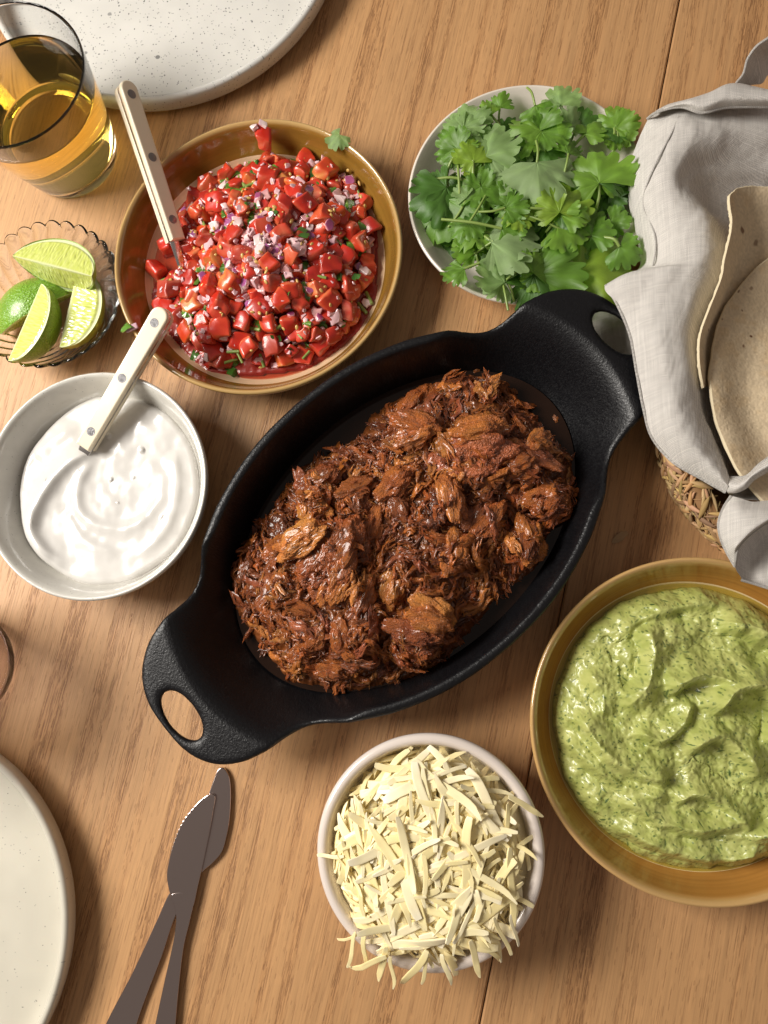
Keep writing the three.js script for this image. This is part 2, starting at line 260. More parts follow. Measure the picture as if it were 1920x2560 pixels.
// ---------------------------------------------------------------- heaps: pieces dropped one by one on what already lies there
const polyDist = (poly) => (x, y) => { let d = 1e9, s = 1; const N = poly.length;      // signed distance, inside negative
  for (let i = 0, j = N - 1; i < N; j = i++) { const [xi, yi] = poly[i], [xj, yj] = poly[j], ex = xj - xi, ey = yj - yi, wx = x - xi, wy = y - yi, t = clamp((wx * ex + wy * ey) / (ex * ex + ey * ey), 0, 1), bx = wx - ex * t, by = wy - ey * t; d = Math.min(d, bx * bx + by * by);
    const c1 = y >= yi, c2 = y < yj, c3 = ex * wy > ey * wx; if ((c1 && c2 && c3) || (!c1 && !c2 && !c3)) s = -s; }
  return s * Math.sqrt(d); };
class Heap {
  constructor(size, cell, base) { this.n = Math.ceil(size / cell); this.s = size; this.c = cell; this.h = new Float32Array(this.n * this.n); for (let j = 0; j < this.n; j++) for (let i = 0; i < this.n; i++) this.h[j * this.n + i] = base((i + 0.5) * cell - size / 2, (j + 0.5) * cell - size / 2); }
  at(x, z) { const i = clamp(Math.floor((x + this.s / 2) / this.c), 0, this.n - 1), j = clamp(Math.floor((z + this.s / 2) / this.c), 0, this.n - 1); return this.h[j * this.n + i]; }
  rest(x, z, r) { let m = 0, top = -1; for (let k = 0; k < 9; k++) { const a = k * 0.785, q = k === 8 ? 0 : r * 0.7, h = this.at(x + q * Math.cos(a), z + q * Math.sin(a)); m += h / 9; top = Math.max(top, h); } return 0.65 * m + 0.35 * top; }
  slope(x, z, r) { return V(this.at(x - r, z) - this.at(x + r, z), 2 * r, this.at(x, z - r) - this.at(x, z + r)).normalize(); }
  add(x, z, r, top) { const q = Math.ceil(r / this.c); const ci = Math.floor((x + this.s / 2) / this.c), cj = Math.floor((z + this.s / 2) / this.c);
    for (let j = -q; j <= q; j++) for (let i = -q; i <= q; i++) { const d = Math.hypot(i, j) * this.c / r; if (d > 1 || ci + i < 0 || cj + j < 0 || ci + i >= this.n || cj + j >= this.n) continue; const k = (cj + j) * this.n + ci + i; this.h[k] = Math.max(this.h[k], top - d * d * r * 0.35); } }
}
const Y = V(0, 1, 0), Q = new THREE.Quaternion(), Q2 = new THREE.Quaternion();
function lay(mesh, x, y, z, up, spin, tilt = 0) {          // turn 'spin' about the surface's up direction, with a random tilt
  mesh.position.set(x, y, z); mesh.quaternion.setFromUnitVectors(Y, up).multiply(Q.setFromAxisAngle(Y, spin)).multiply(Q2.setFromAxisAngle(V(rr(-1, 1), 0, rr(-1, 1)).normalize(), rr(-tilt, tilt)));
}
function smoothBox(w, h, d, r, seg = 3) {                  // a box with rounded edges, its vertices shared
  const g = new THREE.BoxGeometry(w, h, d, seg, seg, seg); g.deleteAttribute('uv'); g.deleteAttribute('normal');
  const m = mergeVertices(g, 1e-6), p = m.attributes.position, hx = w / 2 - r, hy = h / 2 - r, hz = d / 2 - r;
  for (let i = 0; i < p.count; i++) {
    const s = (v, half) => { const k = Math.round((v / half + 1) / 2 * seg); return k === 0 ? -half : k === seg ? half : k === 1 && seg > 2 ? -half + r : k === seg - 1 && seg > 2 ? half - r : v; };
    let x = s(p.getX(i), w / 2), y = s(p.getY(i), h / 2), z = s(p.getZ(i), d / 2);
    const cx = clamp(x, -hx, hx), cy = clamp(y, -hy, hy), cz = clamp(z, -hz, hz), dx = x - cx, dy = y - cy, dz = z - cz, l = Math.hypot(dx, dy, dz);
    if (l > 1e-9) { x = cx + dx / l * r; y = cy + dy / l * r; z = cz + dz / l * r; }
    p.setXYZ(i, x, y, z);
  }
  m.computeVertexNormals(); return m;
}
// ---------------------------------------------------------------- tomato salsa
// a coriander leaflet: a toothed fan in the xz plane, stalk at the origin, tip towards +z
function leafGeo(size, lobes, fold, curl, s, na = 66, nr = 7, spread = 2.25) {
  const p = [], uv = [], ix = [], col = [];
  for (let i = 0; i <= na; i++) {
    const a = (i / na * 2 - 1) * spread, q = a / spread;
    const nt = (q0, w, d) => d * Math.pow(Math.max(0, 1 - Math.abs(Math.abs(q + 0.03 * n3(s, q0 * 7, 1)) - q0) / w), 1.2);
    const c1 = lobes > 3 ? 0.30 : 0.38, cut = nt(c1, 0.075, 0.34) + nt(c1 * 0.36, 0.05, 0.13) + nt(c1 + 0.19, 0.05, 0.15) + nt(c1 + 0.38, 0.05, 0.14) + (lobes > 3 ? nt(0.64, 0.07, 0.26) : 0), tooth = Math.abs(Math.sin(q * Math.PI * 7 + s));
    let R = size * Math.max(0.25, 1 - cut - 0.055 * (1 - tooth)) * (1 - 0.34 * q * q) * (1 + 0.16 * n3(a * 1.5, s * 3.1, 0.3));
    for (let j = 0; j <= nr; j++) {
      const t = j / nr, r = R * t; let x = Math.sin(a) * r, z = Math.cos(a) * r;
      const vein = Math.pow(Math.abs(Math.cos(q * Math.PI * lobes / 2)), 8), rib = Math.pow(Math.abs(Math.cos(q * Math.PI * lobes * 2)), 6);
      const k1 = r / size; let y = -size * fold * Math.abs(x / size) * 0.6 - size * curl * k1 * k1 + size * 0.32 * n3(x / size * 1.4 + s, z / size * 1.4, s) * k1 + size * 0.12 * n3(x / size * 4 + s, z / size * 4, s + 2) * k1 - size * 0.012 * vein * (1 - t * 0.6) - size * 0.003 * rib * t;
      p.push(x, y, z); uv.push(x / size * 0.5 + 0.5, z / size * 0.5 + 0.5);
      const k = 1 + 0.22 * n3(x / size * 5, z / size * 5, s + 4) + 0.30 * vein * (1 - t) + 0.07 * rib * t; col.push(k, k, k);
    }
  }
  for (let i = 0; i < na; i++) for (let j = 0; j < nr; j++) { const a = i * (nr + 1) + j, b = a + nr + 1; ix.push(a, a + 1, b, b, a + 1, b + 1); }
  const g = new THREE.BufferGeometry(); g.setAttribute('position', new THREE.Float32BufferAttribute(p, 3)); g.setAttribute('uv', new THREE.Float32BufferAttribute(uv, 2)); g.setAttribute('color', new THREE.Float32BufferAttribute(col, 3)); g.setIndex(ix); g.computeVertexNormals(); return g;
}
const leafGreen = [lin(0.16, 0.34, 0.028), lin(0.22, 0.42, 0.036), lin(0.09, 0.23, 0.022), lin(0.32, 0.50, 0.04), lin(0.26, 0.42, 0.12), lin(0.32, 0.47, 0.18)].map((color, i) => phys({ color, vertexColors: true, roughness: i > 3 ? 0.66 : 0.52, transmission: 0.5, thickness: 0, side: THREE.DoubleSide }));
const herbDark = [lin(0.05, 0.15, 0.018), lin(0.10, 0.23, 0.025)].map((color) => phys({ color, roughness: 0.3, clearcoat: 0.6, clearcoatRoughness: 0.15, side: THREE.DoubleSide }));
const stemGreen = phys({ color: lin(0.30, 0.42, 0.10), roughness: 0.35, transmission: 0.25, thickness: 0 });
const wet = { roughness: 0.36, clearcoat: 0.4, clearcoatRoughness: 0.1 };
{
  const c = [-0.1362, -0.2533], out = [[-52, -63], [-30, -74], [-16, -80], [3, -83], [20, -80], [38, -82], [51, -75], [63, -66], [77, -50], [81, -27], [77, -7], [79, 25], [68, 47], [58, 56], [34, 72], [-4, 76], [-38, 74], [-50, 62], [-66, 44], [-79, 26], [-81, 20], [-77, 8], [-58, 2], [-62, -21], [-63, -48]].map(([a, b]) => [a / 1000, b / 1000]);
  const dist = polyDist(out);
  const target = (x, z) => { const d = -dist(x, z); return d <= 0 ? 0.0118 : 0.0135 + 0.038 * Math.pow(clamp(d / 0.066, 0, 1), 0.62) + 0.004 * n3(x * 40, z * 40, 2) * smoothstep(d, 0.005, 0.03); };
  const base = (x, z) => { const r = Math.hypot(x, z), bowl = 0.0115 + smoothstep(r, 0.078, 0.098) * 0.024; return Math.max(bowl, target(x, z) - 0.0125); };
  const t = thing('tomato_salsa', 'glossy heap of diced tomato, red onion and herbs in the brown rimmed dish', 'salsa', [c[0], 0, c[1]]);
  // juice and pulp
  const pool = new THREE.CircleGeometry(0.0815, 96).rotateX(-Math.PI / 2).translate(0, 0.0119, 0);
  part(t, 'juice', pool, phys({ color: lin(0.80, 0.33, 0.24), transmission: 0.96, thickness: 0, roughness: 0.02, ior: 1.35 }));
  const pulp = warp(new THREE.PlaneGeometry(0.17, 0.17, 110, 110).rotateX(-Math.PI / 2), (v) => { v.y = dist(v.x, v.z) > 0.002 ? 0.0105 : Math.max(0.0122, target(v.x, v.z) - 0.0125) + 0.0012 * n3(v.x * 260, 0, v.z * 260); });
  const keep = []; { const ix = pulp.index.array, p = pulp.attributes.position; for (let i = 0; i < ix.length; i += 3) if ([0, 1, 2].some((k) => p.getY(ix[i + k]) > 0.0115)) keep.push(ix[i], ix[i + 1], ix[i + 2]); } pulp.setIndex(keep);
  part(t, 'pulp', pulp, phys({ color: lin(0.30, 0.025, 0.015), ...wet }));
  // tomato dice: a skin side and cut sides
  const tomatoGeo = Array.from({ length: 12 }, (_, i) => {
    const g = smoothBox(1, 0.72 + 0.3 * rnd(), 0.7 + 0.5 * rnd(), 0.10 + 0.10 * rnd(), 5), k = i * 7.3, sk = [rr(-0.3, 0.3), rr(-0.25, 0.25), rr(-0.3, 0.3)], bow = rr(0.05, 0.25);
    warp(g, (v) => { v.x += sk[0] * v.y + sk[1] * v.z; v.z += sk[2] * v.y; v.y -= bow * (v.x * v.x + v.z * v.z); const q = [n3(v.x * 1.7 + k, v.y * 1.7, v.z * 1.7), n3(v.x * 1.7, v.y * 1.7 + k, v.z * 1.7), n3(v.x * 1.7, v.y * 1.7, v.z * 1.7 + k)]; v.x += 0.17 * q[0]; v.y += 0.20 * q[1]; v.z += 0.17 * q[2]; v.x *= 1 + 0.3 * v.z * Math.sin(k); });
    return colorise(g, (x, y, z, o, nx, ny) => {
      const skin = smoothstep(ny, 0.6, 0.85) * (i % 5 === 4 ? 0.1 : 1), m = fbm(x * 3 + k, y * 3, z * 3, 2), pale = clamp(0.16 + 0.75 * m + (ny < -0.5 ? 0.3 : 0), 0, 1);
      const fl = [lerp(0.57, 0.70, pale), lerp(0.040, 0.19, pale), lerp(0.016, 0.09, pale)], sc = [0.56 + 0.07 * m, 0.024 + 0.012 * m, 0.009];
      for (let q = 0; q < 3; q++) o[q] = lerp(fl[q], sc[q], skin);
    });
  });
  const tomatoMat = [[1, 1, 1], [0.9, 1.0, 1.0], [1.05, 1.6, 1.3], [0.74, 0.8, 0.95], [1.08, 2.3, 1.3]].map((c3) => phys({ color: lin(...c3), vertexColors: true, ...wet }));
  const onionGeo = Array.from({ length: 8 }, (_, i) => {
    const g = smoothBox(1, 0.42 + 0.25 * rnd(), 0.6 + 0.6 * rnd(), 0.12, 4), k = i * 3.1;
    warp(g, (v) => { v.y += 0.25 * (0.25 - v.x * v.x); v.x += 0.34 * n3(v.y * 1.6 + k, v.z * 1.6, v.x) + 0.2 * v.y * Math.sin(k); v.z += 0.34 * n3(v.x * 1.6, v.y * 1.6 + k, v.z); v.y += 0.2 * n3(v.x * 1.7, k, v.z * 1.7); });
    return colorise(g, (x, y, z, o, nx, ny) => { const e = i % 4 === 0 ? smoothstep(ny, 0.3, 0.9) : i % 4 === 1 ? 0.35 * smoothstep(x, 0.1, 0.5) : 0.08; const m = 1 + 0.15 * n3(x * 4, y * 4, k); o[0] = lerp(0.84, 0.34, e) * m; o[1] = lerp(0.65, 0.09, e) * m; o[2] = lerp(0.62, 0.25, e) * m; });
  });
  const onionMat = [[1, 1, 1], [0.93, 0.78, 0.84], [0.95, 0.66, 0.66]].map((c3) => phys({ color: lin(...c3), vertexColors: true, roughness: 0.3, clearcoat: 0.8, clearcoatRoughness: 0.1 }));
  const heap = new Heap(0.2, 0.001, base);
  const spot = (m) => { for (;;) { const x = rr(-0.09, 0.09), z = rr(-0.09, 0.09), d = dist(x, z); if (d < -m) return [x, z]; } };
  const pieces = []; for (let i = 0; i < 270; i++) pieces.push('tomato'); for (let i = 0; i < 300; i++) pieces.push('onion'); for (let i = 0; i < 190; i++) pieces.push('herb');
  // large dice lie deep as well; onion and herbs are mixed through
  const order = pieces.map((k, i) => [k, rnd() + (k === 'tomato' ? -0.06 : k === 'herb' ? 0.25 : i % 2 ? 0.22 : 0.02)]).sort((a, b) => a[1] - b[1]);
  const herbGeo = [0, 1, 2, 3].map((i) => leafGeo(1, 3, 0.5 + 0.2 * i, 0.4 - 0.2 * i, i * 2.1, 20, 3, 1.6));
  for (const [kind] of order) {
    const big = kind === 'tomato', s = big ? rr(0.0076, 0.0138) : kind === 'onion' ? rr(0.0040, 0.0066) : rr(0.0048, 0.0088);
    let best = null; for (let k = 0; k < 6; k++) { const near = kind === 'onion' && rnd() < 0.6, [x, z] = near ? [0.014 + 0.05 * (rnd() + rnd() - 1), 0.006 + 0.045 * (rnd() + rnd() - 1)] : spot(big ? s * 0.35 : 0.001), y = heap.rest(x, z, s * 0.55), room = target(x, z) + 0.003 - y; if (!best || room > best[3]) best = [x, y, z, room]; if (kind !== 'tomato' && k > 1) break; }
    const [x, y, z] = best, up = heap.slope(x, z, s * 0.8); up.lerp(Y, 0.4).normalize();
    if (big) { const m = part(t, 'tomato_dice', pick(tomatoGeo), rnd() < 0.1 ? tomatoMat[4] : pick(tomatoMat.slice(0, 4))); lay(m, x, y + s * 0.2, z, up, rr(0, 6.3), rnd() < 0.35 ? 2.6 : 0.5); m.scale.setScalar(s); heap.add(x, z, s * 0.55, y + s * 0.55); }
    else if (kind === 'onion') { const m = part(t, 'onion_dice', pick(onionGeo), pick(onionMat)); lay(m, x, y + s * 0.22, z, up, rr(0, 6.3), 0.9); m.scale.setScalar(s); heap.add(x, z, s * 0.5, y + s * 0.45); }
    else if (rnd() < 0.2) { const m = part(t, 'stem_piece', new THREE.CylinderGeometry(0.16, 0.16, 1.3, 7).rotateX(Math.PI / 2), stemGreen); lay(m, x, y + 0.0012, z, up, rr(0, 6.3), 0.4); m.scale.setScalar(s); }
    else { const m = part(t, 'herb_piece', pick(herbGeo), pick(herbDark)); lay(m, x, y + 0.0016, z, up, rr(0, 6.3), 0.5); m.scale.set(s * rr(0.6, 1.1), s * rr(0.7, 1.3), s * rr(0.6, 1.2)); }
  }
  // loose pieces: one on the brim at the top, one at the left
  for (const [x, z, y, s] of [[0.002, -0.086, 0.035, 0.0105], [-0.072, 0.052, 0.026, 0.012], [-0.078, 0.0, 0.014, 0.013], [-0.07, 0.028, 0.018, 0.012], [-0.073, -0.018, 0.013, 0.011]]) { const m = part(t, 'tomato_dice', pick(tomatoGeo), tomatoMat[0]); lay(m, x, y, z, Y, rr(0, 6), 0.6); m.scale.setScalar(s); }
  for (const [x, z, y] of [[0.004, -0.0885, 0.045], [-0.003, -0.0895, 0.041]]) { const m = part(t, 'onion_dice', pick(onionGeo), onionMat[0]); lay(m, x, y, z, Y, rr(0, 6), 0.6); m.scale.setScalar(0.005); }
  { const m = part(t, 'herb_leaf', leafGeo(0.011, 3, 0.3, 0.2, 1.7), leafGreen[4]); m.position.set(0.056, 0.0385, -0.083); m.rotation.set(0.1, -0.9, 0.15); }
  // fine onion and seeds between the dice
  const fine = new THREE.InstancedMesh(onionGeo[2], onionMat[1], 260), seeds = new THREE.InstancedMesh(new THREE.SphereGeometry(1, 8, 6), phys({ color: lin(0.62, 0.40, 0.12), ...wet }), 260), M = new THREE.Matrix4(), D = new THREE.Object3D();
  for (const [im, a, b] of [[fine, 0.0020, 0.0036], [seeds, 0.0009, 0.0014]]) for (let i = 0; i < im.count; i++) { const [x, z] = spot(0.002), s = rr(a, b); lay(D, x, heap.at(x, z) + s * 0.25, z, heap.slope(x, z, 0.003), rr(0, 6.3), 1); D.scale.set(s, s * 0.7, s * (im === seeds ? 1.5 : 1)); D.updateMatrix(); im.setMatrixAt(i, D.matrix); }
  fine.name = 'onion_bits'; seeds.name = 'tomato_seeds'; for (const im of [fine, seeds]) { im.userData.kind = 'stuff'; t.add(im); }
}
// ---------------------------------------------------------------- yogurt
{
  const t = thing('yogurt', 'thick white yogurt swirled smooth in the grey speckled bowl', 'yogurt', [-0.235, 0, -0.0916]);
  const sweep = [[-0.004, -0.028], [-0.024, -0.016], [-0.040, 0.004], [-0.047, 0.026], [-0.036, 0.043], [-0.016, 0.053]];       // crest of the big spoon stroke
  const inner = [[-0.004, -0.026], [-0.017, -0.004], [-0.016, 0.014], [0.000, 0.026], [0.022, 0.026], [0.038, 0.010], [0.042, -0.014]];
  const stroke = (pts, w, A, sharp) => { const c = spline(pts, 40); return (x, z) => { let bd = 1e9, side = 0, bt = 0; for (let i = 0; i < 40; i++) { const a = c[i], b = c[i + 1], ex = b.x - a.x, ez = b.y - a.y, u = clamp(((x - a.x) * ex + (z - a.y) * ez) / (ex * ex + ez * ez), 0, 1), dx = x - a.x - ex * u, dz = z - a.y - ez * u, d = Math.hypot(dx, dz); if (d < bd) { bd = d; side = Math.sign(ex * dz - ez * dx) || 1; bt = (i + u) / 40; } }
    const q = bd / (w * (side > 0 ? 1 : sharp)), e = Math.min(smoothstep(bt, 0, 0.12), 1 - smoothstep(bt, 0.72, 1)); return A * e * (1.15 / (1 + q * q * (1 + q))); }; };
  const S1 = stroke(sweep, 0.011, 0.0055, 0.45), S2 = stroke(inner, 0.006, 0.0024, 0.8), S3 = stroke([[0.046, -0.028], [0.051, 0.002], [0.043, 0.03], [0.018, 0.050]], 0.007, 0.0018, 0.6), S4 = stroke([[-0.05, -0.02], [-0.036, -0.034], [-0.02, -0.043]], 0.008, 0.0016, 0.6), S5 = stroke([[-0.026, 0.014], [-0.010, 0.036], [0.016, 0.044]], 0.006, 0.0014, 0.7);
  const bub = Array.from({ length: 7 }, () => { const a = rr(0, 6.3), r = 0.056 * Math.sqrt(rnd()); return [r * Math.cos(a), r * Math.sin(a), rr(0.0006, 0.0013)]; }); bub.push([0.024, -0.026, 0.0022], [0.0005, -0.036, 0.0019], [0.004, -0.006, 0.0015]);
  const H = (x, z) => { let y = 0.0285 + S1(x, z) + S2(x, z) + S3(x, z) + S4(x, z) + S5(x, z) + 0.0011 * fbm(x * 38, 0.3, z * 38, 2) + 0.0004 * n3(x * 140, z * 140, 2); for (const [a, b, r] of bub) { const d = Math.hypot(x - a, z - b) / r; if (d < 1) y += r * 0.75 * Math.sqrt(1 - d * d); } return y; };
  const g = grid(260, 150, (u, v, o) => { const a = u * 2 * Math.PI, R = 0.0655 - 0.0035 * smoothstep(-Math.cos(a), 0.1, 0.9) + 0.0012 * n3(Math.cos(a) * 2.5, Math.sin(a) * 2.5, 7), r = R * Math.sin(v * Math.PI / 2); o[0] = r * Math.cos(a); o[2] = r * Math.sin(a); const e = clamp((R - r) / 0.005, 0, 1); o[1] = H(o[0], o[2]) - 0.0075 * (1 - Math.sqrt(1 - (1 - e) * (1 - e))); });
  const p = g.attributes.position; g.setIndex(Array.from(g.index.array).map((_, i, a) => a[i]).reduce((o, _, i, a) => { if (i % 3 === 0) o.push(a[i], a[i + 2], a[i + 1]); return o; }, []));
  g.computeVertexNormals(); { const n = g.attributes.normal; for (let j = 0; j <= 150; j++) { const a = j * 261, b = a + 260, x = n.getX(a) + n.getX(b), y = n.getY(a) + n.getY(b), z = n.getZ(a) + n.getZ(b), l = Math.hypot(x, y, z); n.setXYZ(a, x / l, y / l, z / l); n.setXYZ(b, x / l, y / l, z / l); } }
  part(t, 'yogurt', g, phys({ color: lin(0.66, 0.64, 0.605), roughness: 0.24, clearcoat: 0.55, clearcoatRoughness: 0.05 }));
}
// ---------------------------------------------------------------- guacamole
{
  const t = thing('guacamole', 'thick pale green guacamole with dark herb flecks and spoon swirls', 'guacamole', [0.1437, 0, 0.0545]);
  const rOut = (a) => 0.0848 + 0.0028 * n3(Math.cos(a) * 3, Math.sin(a) * 3, 1) + 0.0014 * n3(Math.cos(a) * 9, Math.sin(a) * 9, 4);
  // spoon strokes: a soft rise on one side, a lip that falls off steeply on the other
  const strokes = [
    [[[-0.030, -0.064], [-0.026, -0.045], [-0.031, -0.026], [-0.046, -0.008]], 0.017, 0.011], [[[-0.072, -0.010], [-0.058, 0.012], [-0.036, 0.026], [-0.016, 0.030]], 0.016, 0.010], [[[-0.082, 0.004], [-0.064, 0.022], [-0.04, 0.036], [-0.012, 0.04]], 0.012, 0.006],
    [[[-0.024, -0.020], [-0.002, -0.032], [0.018, -0.026], [0.020, -0.010]], 0.015, 0.013], [[[0.004, -0.004], [0.016, -0.024], [0.034, -0.026], [0.044, -0.008], [0.036, 0.012]], 0.013, 0.016], [[[-0.012, 0.014], [0.006, 0.002], [0.022, 0.012], [0.034, 0.032]], 0.014, 0.011],
    [[[0.010, -0.064], [0.036, -0.058], [0.058, -0.038], [0.068, -0.008]], 0.018, 0.011], [[[0.06, -0.004], [0.062, 0.026], [0.046, 0.052], [0.018, 0.064]], 0.016, 0.012], [[[-0.05, 0.036], [-0.026, 0.052], [0.000, 0.056], [0.03, 0.048]], 0.015, 0.008],
    [[[-0.052, 0.056], [-0.024, 0.068], [0.010, 0.074], [0.04, 0.066]], 0.012, 0.007], [[[-0.02, 0.044], [-0.006, 0.036], [0.014, 0.044], [0.03, 0.062]], 0.010, 0.008], [[[-0.064, -0.034], [-0.056, -0.018], [-0.056, -0.002]], 0.013, 0.006], [[[-0.046, -0.056], [-0.016, -0.07], [0.022, -0.076]], 0.012, 0.006], [[[-0.040, 0.000], [-0.024, 0.006], [-0.010, -0.006], [-0.006, -0.02]], 0.012, 0.009],
  ].map(([pts, w, A]) => { const c = spline(pts, 26); return [c, w, A]; });
  const H0 = (x, z, R) => {
    const r = Math.hypot(x, z), e = clamp((R - r) / 0.009, 0, 1); let y = 0.0145 + 0.016 * Math.sqrt(clamp(1 - Math.pow(r / (R * 1.04), 2), 0, 1)), m = 0;
    for (const [c, w, A] of strokes) { let bd = 1e9, side = 1, bt = 0; for (let i = 0; i < 26; i++) { const a = c[i], b = c[i + 1], ex = b.x - a.x, ez = b.y - a.y, u = clamp(((x - a.x) * ex + (z - a.y) * ez) / (ex * ex + ez * ez), 0, 1), dx = x - a.x - ex * u, dz = z - a.y - ez * u, d = dx * dx + dz * dz; if (d < bd) { bd = d; side = ex * dz - ez * dx; bt = (i + u) / 26; } }
      bd = Math.sqrt(bd); const wob = 1 + 0.45 * n3(x * 90, z * 90, w * 900), q = bd / (w * wob * (side > 0 ? 0.5 : 1.15)), en = Math.min(smoothstep(bt, -0.02, 0.16), 1 - smoothstep(bt, 0.8, 1.02)); if (q < 1) m = smax(m, A * en * (side > 0 ? Math.pow(1 - q * q, 1.3) : Math.pow(1 - q, 1.4)), 0.0032); }
    y += 1.25 * m + 0.0034 * fbm(x * 58, 0, z * 58, 3) + 0.0011 * Math.abs(n3(x * 190, 5, z * 190)) + 0.00045 * n3(x * 420, 5, z * 420);
    return y - (1 - Math.sqrt(1 - (1 - e) * (1 - e))) * 0.012;
  };
  const g = grid(420, 210, (u, v, o) => { const a = -u * 2 * Math.PI, R = rOut(a), r = R * Math.pow(v, 0.8); o[0] = r * Math.cos(a); o[2] = r * Math.sin(a); o[1] = H0(o[0], o[2], R); });
  { const n = g.attributes.normal; for (let j = 0; j <= 210; j++) { const a = j * 421, b = a + 420, x = n.getX(a) + n.getX(b), y = n.getY(a) + n.getY(b), z = n.getZ(a) + n.getZ(b), l = Math.hypot(x, y, z) || 1; n.setXYZ(a, x / l, y / l, z / l); n.setXYZ(b, x / l, y / l, z / l); } }
  planarUV(g, 1 / 0.18);
  const N = 1024, fl = new Float32Array(N * N);
  for (let i = 0; i < 4200; i++) { const cx = rnd() * N, cy = rnd() * N, a = rnd() * 6.3, L = rnd() < 0.08 ? rr(8, 15) : rr(2.2, 6), w = rr(1.6, 4.2), d = rr(0.25, 1) * (L > 7 ? 1 : 0.85); for (let y = -16; y <= 16; y++) for (let x = -16; x <= 16; x++) { const s = (x * Math.cos(a) + y * Math.sin(a)) / L, q = (-x * Math.sin(a) + y * Math.cos(a)) / w, m = ((Math.floor(cy + y) + N) % N) * N + ((Math.floor(cx + x) + N) % N), e = d * (1 - smoothstep(Math.hypot(s, q) + 0.3 * hash(x + 20, y + 20, i), 0.75, 1.3)); if (e > fl[m]) fl[m] = e; } }
  const tex = dataTex(N, N, (x, y, c) => { const u = x / N, v = y / N, f = fl[y * N + x], a = vn(u * 22, v * 22, 22, 22, 51), b = vn(u * 90, v * 90, 90, 90, 52), k = 0.55 * a + 0.45 * b; c[0] = S(lerp(lerp(0.34, 0.55, k), 0.028, f * 0.9)); c[1] = S(lerp(lerp(0.39, 0.565, k), 0.085, f * 0.9)); c[2] = S(lerp(lerp(0.09, 0.19, k), 0.018, f * 0.9)); }, true);
  const grain = dataTex(512, 512, (x, y, c) => { const u = x / 512, v = y / 512; c[0] = c[1] = c[2] = 0.6 * vn(u * 60, v * 60, 60, 60, 53) + 0.4 * vn(u * 150, v * 150, 150, 150, 54); });
  part(t, 'guacamole', g, phys({ map: tex, bumpMap: grain, bumpScale: 0.0006, roughness: 0.42, clearcoat: 0.45, clearcoatRoughness: 0.14 }));
  // a thin ring of watery juice round it
  part(t, 'juice', new THREE.RingGeometry(0.07, 0.0868, 96).rotateX(-Math.PI / 2).translate(0, 0.0146, 0), phys({ color: lin(0.80, 0.74, 0.36), transmission: 0.96, thickness: 0, roughness: 0.02, ior: 1.35 }));
}
